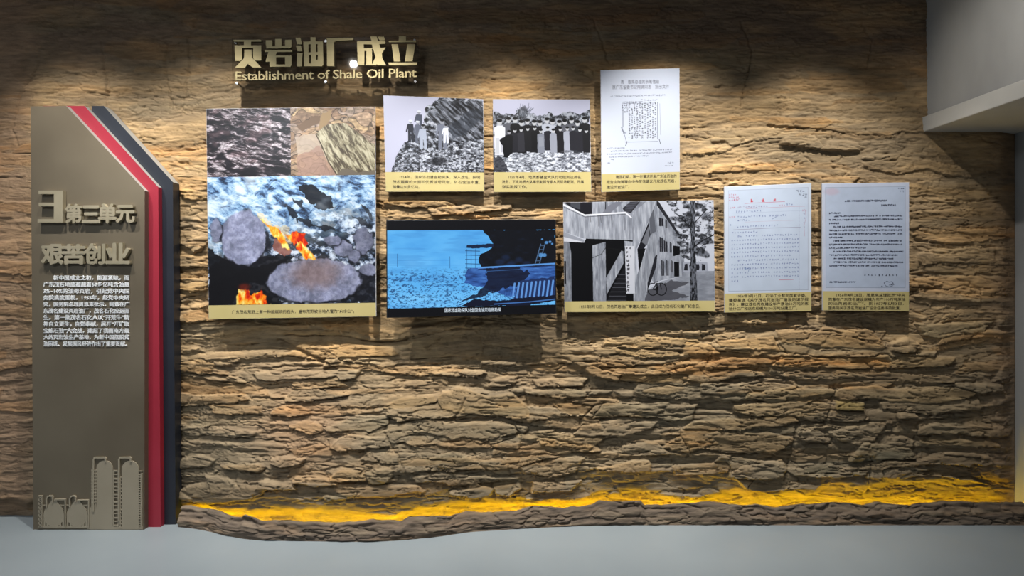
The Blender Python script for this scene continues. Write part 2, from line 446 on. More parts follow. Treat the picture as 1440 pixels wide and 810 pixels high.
# cracks measured on the photograph
def crack(pts, depth=.012, w=1.5):
    p = np.array(pts, float)
    i0 = np.searchsorted(cu, p[:, 0].min() - 8); i1 = np.searchsorted(cu, p[:, 0].max() + 8)
    row = V[(i0 + i1) // 2]; j0 = np.searchsorted(row, p[:, 1].min() - 10); j1 = np.searchsorted(row, p[:, 1].max() + 10)
    s = (slice(i0, i1), slice(j0, j1)); u = UW2[s]; v = VW2[s] + 2.5 * (vn(U[s] / 5, V[s] / 5, 60) - .5); u = u + 3 * (vn(U[s] / 6, V[s] / 6, 61) - .5)
    d = np.full(u.shape, 99.0)
    for a, c in zip(p[:-1], p[1:]):
        ab = c - a; t = np.clip(((u - a[0]) * ab[0] + (v - a[1]) * ab[1]) / (ab @ ab), 0, 1)
        d = np.minimum(d, np.hypot(u - a[0] - t * ab[0], v - a[1] - t * ab[1]))
    R[s] -= depth * np.exp(-(d / w) ** 2)
for c in [[(278,22),(262,50),(262,90),(255,150)], [(240,150),(228,90),(232,60)], [(140,60),(150,110),(148,148)],
          [(52,85),(45,105),(25,130),(12,180),(22,205)], [(835,25),(850,60),(858,88)], [(1045,30),(1060,70),(1052,110),(1040,150)],
          [(1215,30),(1228,55),(1222,95)], [(388,480),(420,492),(445,505),(459,512)], [(400,464),(340,470)], [(818,590),(835,572),(850,566)],
          [(540,610),(560,640),(575,668)], [(460,625),(470,642)], [(735,550),(745,583)], [(1003,470),(1000,500),(985,520)],
          [(1285,640),(1290,600),(1310,580)], [(1160,596),(1172,560),(1176,540)], [(1120,603),(1112,640),(1104,675)],
          [(662,632),(680,655),(700,668)], [(690,680),(697,700),(705,715)], [(505,676),(512,660)], [(325,690),(330,670)],
          [(740,612),(770,616),(800,622)], [(1225,640),(1222,690)], [(60,180),(90,176),(130,182)], [(655,560),(640,590)]]:
    crack(c)
crack([(388,480),(420,494),(459,513)], .022, 3.5)
crack([(1100,110),(1180,112),(1290,104)], .008, 1.5)
crack([(980,300),(1010,296)], .01, 1.5)

R -= R.min() * 0
calm = np.clip(1 - .4 * sst(698, 715, V), 0, 1)
Rm = R * calm
H = B + Rm - .022
H[us > 1395] = H[us > 1395] * 1.0
# the cast skin turns back into the corner at the right end
edge = sst(1443, 1405, U); H = H * edge + (-.03) * (1 - edge)
# under the concrete lip and beside it the skin stays thin
Dp = DIST - np.clip(B, -.05, 1)
X = (U - 720) / FPX * Dp
Z = EYE + (405 - V) / FPX * Dp
Z[:, -1] = 0.0; Z = np.maximum(Z, 0.0)
X = np.minimum(X, XR - .004)
Y = -H

# pigment zones on the casting; the dark top also holds painted shade
def mixc(a, b, t): return a * (1 - t[..., None]) + b * t[..., None]
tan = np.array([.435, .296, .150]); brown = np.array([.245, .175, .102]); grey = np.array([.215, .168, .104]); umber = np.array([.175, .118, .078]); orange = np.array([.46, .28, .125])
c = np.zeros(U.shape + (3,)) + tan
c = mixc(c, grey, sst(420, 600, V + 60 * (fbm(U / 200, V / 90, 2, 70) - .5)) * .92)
c = mixc(c, umber, sst(140, 40, V + 70 * (fbm(U / 160, V / 80, 2, 71) - .5)) * .9)  # umber top: pigment plus painted dimness above the spot cones
c = mixc(c, orange, sst(.55, .72, fbm(U / 130, V / 50, 3, 72)) * .45 * sst(760, 300, V))
c = mixc(c, orange * .8, sst(.60, .72, fbm(U / 90, V / 40, 3, 73)) * .25)
c = mixc(c, brown, sst(.5, .7, fbm(U / 70, V / 22, 3, 74)) * .6)
c = mixc(c, grey, sst(.55, .7, fbm(U / 110, V / 30, 3, 75)) * .5)
c = mixc(c, np.array([.30, .19, .115]), sst(70, 20, U) * .75)
dr = np.exp(-((U - 425) / 60) ** 2 - ((V - 600) / 70) ** 2)
c = mixc(c, np.array([.36, .21, .11]), dr * .6)
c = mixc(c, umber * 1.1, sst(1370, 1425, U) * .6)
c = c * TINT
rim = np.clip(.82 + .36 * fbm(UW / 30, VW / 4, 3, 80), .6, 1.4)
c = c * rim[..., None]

def grid_objects(name, X, Y, Z, C, LAB, root_label):
    nu, nv = X.shape
    P = np.stack([X, Y, Z], -1).reshape(-1, 3).astype(np.float32)
    CC = np.concatenate([C.reshape(-1, 3), np.ones((nu * nv, 1))], 1).astype(np.float32)
    idx = np.arange(nu * nv).reshape(nu, nv)
    Q = np.stack([idx[:-1, :-1], idx[:-1, 1:], idx[1:, 1:], idx[1:, :-1]], -1).reshape(-1, 4)
    fl = LAB[:-1, :-1].reshape(-1)
    cnt = np.bincount(fl)
    order = [0] + [l for l in range(1, len(cnt)) if cnt[l] >= 260]
    keep = np.zeros(len(cnt), bool); keep[order] = True
    big = sorted(order[1:], key=lambda l: -cnt[l])[:295]
    keep[:] = False; keep[big] = True; keep[0] = True
    fl = np.where(keep[fl], fl, 0)
    srt = np.argsort(fl, kind='stable'); fs = fl[srt]; Q = Q[srt]
    bounds = np.searchsorted(fs, np.arange(len(cnt) + 1))
    def mk(nm, q, parent):
        uq, inv = np.unique(q.ravel(), return_inverse=True)
        me = bpy.data.meshes.new(nm)
        me.vertices.add(len(uq)); me.vertices.foreach_set('co', P[uq].ravel())
        me.loops.add(q.size); me.loops.foreach_set('vertex_index', inv.astype(np.int32).ravel())
        me.polygons.add(len(q)); me.polygons.foreach_set('loop_start', np.arange(0, q.size, 4, dtype=np.int32))
        me.polygons.foreach_set('use_smooth', np.ones(len(q), bool))
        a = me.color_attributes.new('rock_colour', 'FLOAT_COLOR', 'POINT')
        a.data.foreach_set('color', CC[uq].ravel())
        me.update(calc_edges=True)
        return link_mesh(nm, me, M['rock'], parent)
    root = mk(name, Q[bounds[0]:bounds[1]], None)
    for l in big:
        mk('rock_slab', Q[bounds[l]:bounds[l + 1]], root)
    return root
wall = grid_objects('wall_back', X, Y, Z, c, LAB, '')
wall['kind'] = 'structure'
# what carries the casting
b = MB(); b.box((-5.2, .10, 0), (XR, .25, 4.2)); struct('wall_core', b, M['ceiling'])

# ------------------------------------------------------------------ rock ledge along the floor
TOP = [(249,713.5),(261,712),(285,716),(306,720),(322,727),(335,729),(340,725),(353,729),(364,733),(398,733),(435,736),(464,737),
 (491,735),(525,731),(543,733),(562,734),(573,727),(609,727),(628,728),(655,720),(680,722),(725,720),(750,713),(772,714),(794,716),
 (833,711),(844,705),(867,707),(903,705),(908,711),(933,711),(960,709),(1004,707),(1049,712),(1068,709),(1094,715),(1132,710),(1180,707),
 (1222,712),(1241,707),(1286,712),(1300,709),(1345,706),(1380,708),(1440,707)]
lu = np.arange(250, 1448, 1.4)
fr = ledge_front(lu)
fr = np.convolve(np.pad(fr, 12, mode='edge'), np.ones(25) / 25, 'valid') + .008
tp = np.interp(lu, [p[0] for p in TOP], [p[1] for p in TOP])
th = .036 + .018 * fbm(lu / 60, lu * 0, 3, 90)
crest_y = fr - .035
hz = EYE - (tp - 405) / FPX * (DIST - crest_y) + .016 * (fbm(lu / 16, lu * 0, 3, 91) - .5)
NP = 46
s = np.linspace(0, 1, NP)
LU = np.repeat(lu[:, None], NP, 1); S = np.repeat(s[None, :], len(lu), 0)
# profile: front foot -> crest -> back foot
fy = np.where(S < .62, 0, sst(.62, .80, S)); ang = np.clip((S - .5) / .3, 0, 1) * math.pi
zf = np.clip(S / .5, 0, 1)
zr = np.where(S <= .5, .80 * zf, .80 + .2 * np.sin(ang)); 
zr = np.where(S > .8, .80 * (1 - (S - .8) / .2), zr)
off = np.where(S <= .5, 0, (1 - np.cos(ang)) / 2)
HZ = hz[:, None]; TH = th[:, None]
outw = fr[:, None] - off * TH - .034 * zf ** 3 * (S <= .5) - .034 * (S > .5)
nz = HZ * zr
rel = .040 * (fbm(LU / 30, S * 7, 4, 95) - .5) + .012 * (fbm(LU / 60, S * 16, 3, 96) - .5) + .008 * (fbm(LU / 9, S * 14, 3, 97) - .5)
rid = 1 - np.abs(2 * fbm(LU / 34 + S * .5, S * 4.5, 3, 98) - 1)
rel -= .012 * sst(.9, .99, rid)
msk = sst(0, .05, S) * (S < .86)
outw = outw + rel * msk
DD = DIST - fr[:, None] + 0 * S
LX = (LU - 720) / FPX * DD
LX = np.minimum(LX, XR - .003)
LZ = np.maximum(nz + .3 * rel * msk * (S > .3), 0)
lc = np.zeros(LX.shape + (3,)) + np.array([.175, .135, .105])
lc = mixc(lc, np.array([.225, .18, .135]), sst(.45, .65, fbm(LU / 50, S * 7, 3, 99)))
lc = mixc(lc, np.array([.115, .092, .078]), sst(.45, .7, fbm(LU / 80, S * 5, 3, 100)) * .7)
lc = mixc(lc, np.array([.25, .17, .11]), sst(.55, .7, fbm(LU / 60, S * 5, 3, 101)) * .5)
lc = lc * np.array([.78, .74, .66]) * (1 + .5 * sst(420, 260, LU))[..., None]
# stones of the ledge, split where the crest dips
cuts = [250, 306, 338, 366, 437, 500, 543, 572, 632, 680, 742, 800, 843, 907, 958, 1012, 1050, 1094, 1150, 1222, 1286, 1340, 1392, 1450]
LB = (np.searchsorted(np.array(cuts), LU + 7 * np.sin(S * 7) + 6 * (vn(LU / 6, S * 12, 5) - .5)) ).astype(np.int32)
LB = np.clip(LB, 1, len(cuts) - 1)
def ledge_objects():
    root = empty('rock_ledge', (0, -.2, 0))
    nu, nv = LX.shape
    P = np.stack([LX, -outw, LZ], -1)
    idx = np.arange(nu * nv).reshape(nu, nv)
    Q = np.stack([idx[:-1, :-1], idx[1:, :-1], idx[1:, 1:], idx[:-1, 1:]], -1).reshape(-1, 4)
    fl = LB[:-1, :-1].reshape(-1)
    P2 = P.reshape(-1, 3); C2 = np.concatenate([lc.reshape(-1, 3), np.ones((nu * nv, 1))], 1).astype(np.float32)
    for l in range(1, len(cuts)):
        q = Q[fl == l]
        if not len(q): continue
        uq, inv = np.unique(q.ravel(), return_inverse=True)
        me = bpy.data.meshes.new('ledge_stone')
        me.vertices.add(len(uq)); me.vertices.foreach_set('co', P2[uq].astype(np.float32).ravel())
        me.loops.add(q.size); me.loops.foreach_set('vertex_index', inv.astype(np.int32).ravel())
        me.polygons.add(len(q)); me.polygons.foreach_set('loop_start', np.arange(0, q.size, 4, dtype=np.int32))
        me.polygons.foreach_set('use_smooth', np.ones(len(q), bool))
        a = me.color_attributes.new('rock_colour', 'FLOAT_COLOR', 'POINT'); a.data.foreach_set('color', C2[uq].ravel())
        me.update(calc_edges=True)
        link_mesh('ledge_stone', me, M['rock'], root)
    return root
tag(ledge_objects(), 'low lumpy grey-brown rock kerb on the floor in front of the glowing gap', 'kerb')

# amber strip lying in the gap behind the ledge
def led_strip():
    root = empty('led_strip', (0, -.05, 0))
    lu2 = np.arange(256, 1440, 6.0)
    f2 = ledge_front(lu2); f2 = np.convolve(np.pad(f2, 4, mode='edge'), np.ones(9) / 9, 'valid')
    xs = (lu2 - 720) / FPX * (DIST - f2); ys = -(f2 - .098)
    xs = np.minimum(xs, XR - .01)
    for nm, r, zc, m in (('light_tube', .006, .046, M['led']), ('channel', .009, .030, M['alu'])):
        mb = MB(); n = 8; k = len(xs)
        vs = []
        for x, y in zip(xs, ys):
            for a in range(n):
                t = 2 * math.pi * a / n
                vs.append((x, y + r * math.cos(t), zc + r * math.sin(t)))
        fs = [(i*n+a, i*n+(a+1) % n, (i+1)*n+(a+1) % n, (i+1)*n+a) for i in range(k - 1) for a in range(n)]
        fs += [tuple(range(n)), tuple(range((k-1)*n+n-1, (k-1)*n-1, -1))]
        mb.add(vs, fs); fix_normals(mb.build(nm, m, root, True))
    for i in range(0, len(xs), 12):
        mb = MB(); mb.box((xs[i] - .01, ys[i] - .012, 0), (xs[i] + .01, ys[i] + .012, .030)); mb.build('clip', M['alu'], root)
    tag(root, 'amber light strip hidden behind the rock kerb, glowing yellow on the rock foot', 'light strip')
led_strip()

# ------------------------------------------------------------------ text
def text_arrays(s, off=0.0, res=2):
    cu_ = bpy.data.curves.new('tmp', 'FONT'); cu_.body = s; cu_.size = 1; cu_.offset = off; cu_.resolution_u = res
    o = bpy.data.objects.new('tmp', cu_); COL.objects.link(o)
    dg = bpy.context.evaluated_depsgraph_get(); dg.update()
    me = bpy.data.meshes.new_from_object(o.evaluated_get(dg))
    n = len(me.vertices); v = np.zeros(n * 3); me.vertices.foreach_get('co', v); v = v.reshape(-1, 3)[:, :2]
    fs = [tuple(p.vertices) for p in me.polygons]
    bpy.data.objects.remove(o); bpy.data.curves.remove(cu_); bpy.data.meshes.remove(me)
    return v, fs

def text_mesh(name, jobs, yf, yb, m, parent, off=0.0, fat=()):
    """jobs: (string, x0, x1, ytop, ybot[, slope]) in px at depth yf; extruded to yb. full em box fitted on x, glyph box on y"""
    V_, F_ = [], []
    for j in jobs:
        st, x0, x1, y0, y1 = j[:5]; sl = j[5] if len(j) > 5 else 0
        v, fs = text_arrays(st, off, 1 if (x1 - x0) > 60 and len(st) > 8 else 2)
        if not len(v): continue
        a, c_ = v.min(0), v.max(0)
        px = x0 + (v[:, 0] - a[0]) / max(c_[0] - a[0], 1e-6) * (x1 - x0)
        py = y1 - (v[:, 1] - a[1]) / max(c_[1] - a[1], 1e-6) * (y1 - y0) + sl * (px - x0)
        d = DIST + yf; n = len(v); k = len(V_)
        em = (x1 - x0) / max(c_[0] - a[0], 1e-6); ey = (y1 - y0) / max(c_[1] - a[1], 1e-6)
        for qi, (sx_, sy_) in enumerate(fat or [(0, 0)]):
          k = len(V_); yq = yf + qi * .00007
          F = [((p + sx_ * em - 720) / FPX * d, yq, EYE + (405 - q + sy_ * ey) / FPX * d) for p, q in zip(px, py)]
          V_ += F
          F_ += [tuple(i + k for i in f) for f in fs]
          if yb is not None:
            V_ += [(p[0], yb, p[2]) for p in F]
            ed = {}
            for f in fs:
                for q in range(len(f)):
                    e = (f[q], f[(q + 1) % len(f)]); ed[e] = 1
            for (p, q) in ed:
                if (q, p) not in ed: F_.append((q + k, p + k, p + k + n, q + k + n))
    mb = MB(); mb.v = V_; mb.f = F_; mb.mi = [0] * len(F_)
    return mb.build(name, m, parent)

FAT = [(r * math.cos(k * math.pi / 4), r * math.sin(k * math.pi / 4)) for r in (.038,) for k in range(8)] + [(0, 0)]
def curve_outline(name, polys, yf, yb, m, parent, ox, oy, sx, sy=None):
    """closed outlines (holes allowed, crop pixels ox+x/sx) -> extruded plate"""
    sy = sy or sx
    cv = bpy.data.curves.new('tmp', 'CURVE'); cv.dimensions = '2D'; cv.fill_mode = 'BOTH'
    for p in polys:
        sp = cv.splines.new('POLY'); sp.points.add(len(p) - 1); sp.use_cyclic_u = True
        for q, (x, y) in zip(sp.points, p):
            w = W(ox + x / sx, oy + y / sy, yf); q.co = (w[0], w[2], 0, 1)
    o = bpy.data.objects.new('tmp', cv); COL.objects.link(o)
    dg = bpy.context.evaluated_depsgraph_get(); dg.update()
    me = bpy.data.meshes.new_from_object(o.evaluated_get(dg))
    vs = [v.co for v in me.vertices]; fs = [tuple(p.vertices) for p in me.polygons]
    bpy.data.objects.remove(o); bpy.data.curves.remove(cv)
    n = len(vs); mb = MB()
    Vv = [(v[0], yf, v[1]) for v in vs] + [(v[0], yb, v[1]) for v in vs]
    ed = {}; Ff = []
    for f in fs:
        Ff.append(f)
        for q in range(len(f)): ed[(f[q], f[(q + 1) % len(f)])] = 1
    for (p, q) in list(ed):
        if (q, p) not in ed: Ff.append((q, p, p + n, q + n))
    bpy.data.meshes.remove(me)
    mb.add(Vv, Ff)
    return mb.build(name, m, parent)

# ------------------------------------------------------------------ title sign
def title_sign():
    yf = -.150; yb = -.128; yp = -.126
    root = empty('title_sign', W(460, 90, yp))
    mb = MB(); mb.quadbox([(326,54),(589,51),(590,121),(327,123)], yp, yp + .006)
    pl = fix_normals(mb.build('backing_plate', M['acrylic'], root)); pl['label'] = 'clear acrylic backing plate'
    for (cx, cy) in ((332,60),(583,57),(584,115),(333,117),(458,115),(458,58)):
        w = W(cx, cy, yp); mb = MB(); mb.cyl((w[0], w[2]), .007, yp + .0062, -.0, 12); mb.cyl((w[0], w[2]), .009, yp - .004, yp - .0002, 12)
        fix_normals(mb.build('standoff', M['steel'], root))
    a = (320, 45, 10.286); c5 = (450, 45, 9.6)
    chars = [
     (a, [[(85,112),(488,112),(488,138),(340,138),(340,192),(488,192),(488,412),(395,412),(370,375),(370,230),(208,230),(208,395),(185,418),(110,418),(100,192),(237,192),(237,138),(95,138)],
          [(245,255),(348,255),(352,370),(490,512),(365,512),(295,462),(248,515),(105,515),(238,380)]]),
     (a, [[(550,118),(648,120),(648,205),(690,205),(690,100),(780,100),(780,200),(832,200),(832,112),(925,112),(925,215),(905,235),(560,238)],
          [(538,258),(938,258),(935,288),(712,290),(695,340),(925,340),(925,480),(905,503),(610,503),(608,430),(548,430),(590,290),(540,288)],
          [(703,365),(832,365),(832,470),(703,470)]]),
     (a, [[(985,82),(1055,82),(1078,178),(1005,178)],[(990,195),(1062,195),(1082,278),(1008,278)],[(1005,300),(1085,305),(1070,497),(1000,497)],
          [(1098,140),(1200,135),(1200,75),(1275,75),(1275,135),(1380,135),(1385,470),(1365,495),(1108,495)],
          [(1170,178),(1203,178),(1203,295),(1170,295)],[(1279,175),(1303,175),(1303,290),(1279,290)],[(1181,330),(1206,330),(1206,455),(1181,455)],[(1281,330),(1305,330),(1305,402),(1281,402)]]),
     (c5, [[(90,82),(452,76),(452,106),(215,120),(190,135),(190,460),(95,460)]]),
     (c5, [[(498,125),(695,122),(680,58),(765,58),(785,122),(880,122),(880,160),(800,162),(812,212),(885,210),(835,290),(840,350),(890,448),(775,448),(765,432),(758,448),(610,448),(625,420),(625,255),(598,255),(598,448),(512,448)],
           [(590,165),(698,165),(712,218),(590,218)],[(702,228),(716,228),(750,340),(702,438)],[(775,62),(862,62),(878,112),(805,112)]]),
     (c5, [[(1065,55),(1162,55),(1162,112),(1298,112),(1298,138),(930,138),(930,118),(1065,115)],[(965,165),(1052,165),(1088,398),(998,398)],
           [(1180,165),(1285,165),(1250,395),(1145,395)],[(920,412),(1315,412),(1305,448),(935,450)]])]
    for (o_, polys) in chars:
        curve_outline('character', polys, yf, yb, M['brass'], root, o_[0], o_[1], o_[2])
    # English line, one object a letter
    st = 'Establishment of Shale Oil Plant'
    full, _ = text_arrays(st, .022); X1 = full[:, 0].max(); X0 = full[:, 0].min()
    prev = X0
    for i, ch in enumerate(st):
        v, _ = text_arrays(st[:i + 1], .022); r = v[:, 0].max()
        if ch == ' ': continue
        vv, _ = text_arrays(ch, .022); wd = vv[:, 0].max() - vv[:, 0].min()
        px1 = 331 + (r - X0) / (X1 - X0) * 255; px0 = px1 - wd / (X1 - X0) * 255
        sc_ = 12.6 / .74          # px per em fitted to the capital height
        base = 112.6 - (px0 - 331) * .0185
        y1 = base - vv[:, 1].min() * sc_; y0 = base - vv[:, 1].max() * sc_
        text_mesh('letter', [(ch, px0, px1, y0, y1)], yf + .008, yb, M['brass'], root, .010)
    tag(root, 'large gold bilingual title lettering on a clear plate above the flame picture', 'sign')
title_sign()

# ------------------------------------------------------------------ section panel at the left
def section_panel():
    root = empty('section_panel', W(145, 742, -.13))
    root.location.z = 0
    yA, yB, yC = -.222, -.176, -.130
    def foot(pts, y):      # stand the outline on the floor
        fl = 405 + EYE * FPX / (DIST + y)
        return [(px, min(py, fl)) for px, py in pts]
    mb = MB(); mb.prism(foot([(129,149),(146,149),(243,256),(247,790),(120,790)], yC), yC, -.045, 0, [1,1,0,0,0])
    o = fix_normals(mb.build('backing_board', [M['navy'], M['rawedge']], root)); o['label'] = 'dark navy layer with a pale slanted edge'
    mb = MB(); mb.prism(foot([(60,149),(119,149),(222.5,263),(226,790),(60,790)], yB), yB, yC + .0005, 0, [1,1,0,0,0])
    o = fix_normals(mb.build('middle_board', [M['crimson'], M['rawedge']], root)); o['label'] = 'crimson red layer with a pale slanted edge'
    mb = MB(); mb.prism(foot([(43,149.5),(93,149),(203.5,268),(203,790),(47,790)], yA), yA, yB + .0005, 0, [1,1,2,0,0])
    o = fix_normals(mb.build('front_board', [M['bronze'], M['rawedge'], M['bronze_side']], root)); o['label'] = 'mottled bronze front board'
    # emblem: three bars off an upright
    e = (40, 260, 6.23)
    o = curve_outline('emblem', [[(88,50),(300,50),(300,330),(80,330),(80,300),(222,300),(222,186),(90,186),(90,156),(222,156),(222,80),(88,80)]], yA - .034, yA - .0005, M['brass_dull'], root, *e)
    o['label'] = 'square bronze emblem of three bars joined by an upright'
    for ch, bx in (('第', (325,172,465,330)), ('三', (472,186,622,328)), ('单', (615,170,765,330)), ('元', (770,182,925,326)),
                   ('艰', (115,525,298,692)), ('苦', (296,525,492,690)), ('创', (492,520,665,690)), ('业', (680,515,880,686))):
        x0, y0, x1, y1 = bx
        text_mesh('character', [(ch, 40 + x0/6.23, 40 + x1/6.23, 260 + y0/6.23, 260 + y1/6.23)], yA - .030, yA - .0005, M['brass_dull'], root, .0, FAT)
    body = ['新中国成立之初，能源紧缺，而', '广东茂名地底蕴藏着50多亿吨含油量', '3%~10%的油母页岩，引起党中央国', '务院高度重视。1955年，经党中央研',
            '究，国务院总理周恩来批示，同意在广', '东茂名建设页岩油厂，茂名石化应运而', '生。第一批茂名石化人以“开荒牛”精', '神自立更生，自觉奉献，展开“开矿取',
            '宝炼石油”大会战，建起了我国南方最', '大的页岩油生产基地，为新中国摆脱贫', '困困境、发展国民经济作出了重要贡献。']
    body[10] = '油困境、发展国民经济作出了重要贡献。'
    jobs = []
    for i, s_ in enumerate(body):
        y = 387.2 + i * 9.28
        jobs.append((s_, 75 if i == 0 else 61, 181.5 if i < 10 else 178, y, y + 7.0))
    text_mesh('body_text', jobs, yA - .006, yA - .0005, M['white_letter'], root, .0, [(-.022, .018), (.022, .018), (.022, -.018), (-.022, -.018)])
    # refinery silhouette, thin relief plate
    ox, oy, sc_ = 40, 630, 6.752
    mb = MB(); q = [0]
    def pl(pts):
        q[0] += 1
        yf = yA - .0050 - .00005 * q[0]
        mb.prism([(ox + x / sc_, oy + y / sc_) for x, y in pts], yf, yA - .0004)
    def ell(cx, cy, rx, ry, a0=0, a1=360, n=22):
        return [(cx + rx * math.cos(math.radians(a0 + (a1 - a0) * k / n)), cy + ry * math.sin(math.radians(a0 + (a1 - a0) * k / n))) for k in range(n + (a1 - a0 < 360))]
    def bar(x0, y0, x1, y1): pl([(x0, y0), (x1, y0), (x1, y1), (x0, y1)])
    def pipe(pts, w=12):
        for (x0, y0), (x1, y1) in zip(pts[:-1], pts[1:]):
            L_ = math.hypot(x1 - x0, y1 - y0); nx, ny = -(y1 - y0) / L_ * w / 2, (x1 - x0) / L_ * w / 2
            ex, ey = (x1 - x0) / L_ * w * .4, (y1 - y0) / L_ * w * .4
            pl([(x0 - nx - ex, y0 - ny - ey), (x1 - nx + ex, y1 - ny + ey), (x1 + nx + ex, y1 + ny + ey), (x0 + nx - ex, y0 + ny - ey)])
    for cx in (240, 460):
        pl(ell(cx, 640, 98, 108)); pl([(cx - 88, 590), (cx - 35, 520), (cx - 22, 500), (cx + 25, 500), (cx + 38, 520), (cx + 92, 590)])
        for dx in (-88, -60, 62, 90): bar(cx + dx - 8, 640, cx + dx + 8, 756)
        bar(cx - 100, 540, cx - 60, 548); bar(cx + 60, 540, cx + 100, 548)
    bar(90, 742, 580, 758)
    pl([(645,772),(645,200)] + ell(723, 200, 78, 82, 180, 360) + [(801,772)])
    pl([(562,772),(562,640),(590,560),(650,520),(650,772)])
    pl([(885,774),(885,205)] + ell(966, 205, 81, 85, 180, 360) + [(1048,774)])
    bar(560, 748, 1085, 774)
    for x in (808, 852): bar(x - 5, 208, x + 5, 760)
    for y in range(212, 760, 37): bar(805, y, 856, y + (14 if (y // 37) % 2 else 8))
    for x in (872,): bar(x - 6, 270, x + 4, 760)
    for y in range(275, 760, 34): bar(862, y, 890, y + 9)
    bar(1064, 240, 1080, 774); bar(1046, 218, 1080, 226)
    for y in range(250, 760, 22): bar(1046, y, 1068, y + 9)
    for y in range(210, 520, 30): bar(594, y, 650, y + 8)
    bar(596, 200, 602, 600); bar(636, 200, 641, 560)
    pipe([(170,560),(170,485),(180,465),(196,457),(222,457),(228,470),(230,510)]); pipe([(246,492),(348,490),(348,750)])
    pipe([(390,560),(390,485),(400,465),(416,457),(438,457),(444,470),(446,510)]); pipe([(466,498),(570,496),(570,750)])
    pipe([(615,600),(615,112),(624,94),(720,92),(728,100),(730,130)], 15); pipe([(858,680),(858,112),(867,94),(960,92),(968,100),(970,130)], 15)
    for x in (93, 128): bar(x - 3, 452, x + 3, 750)
    for k in range(8):
        y = 455 + k * 37
        pipe([(95, y), (126, y + 34)], 6); pipe([(126, y), (95, y + 34)], 6); bar(93, y - 3, 128, y + 2)
    o = fix_normals(mb.build('refinery_silhouette', M['relief'], root)); o['label'] = 'pale refinery skyline of two tanks and two tall towers'
    tag(root, 'tall layered bronze, red and navy text panel standing at the left of the wall', 'panel')
section_panel()

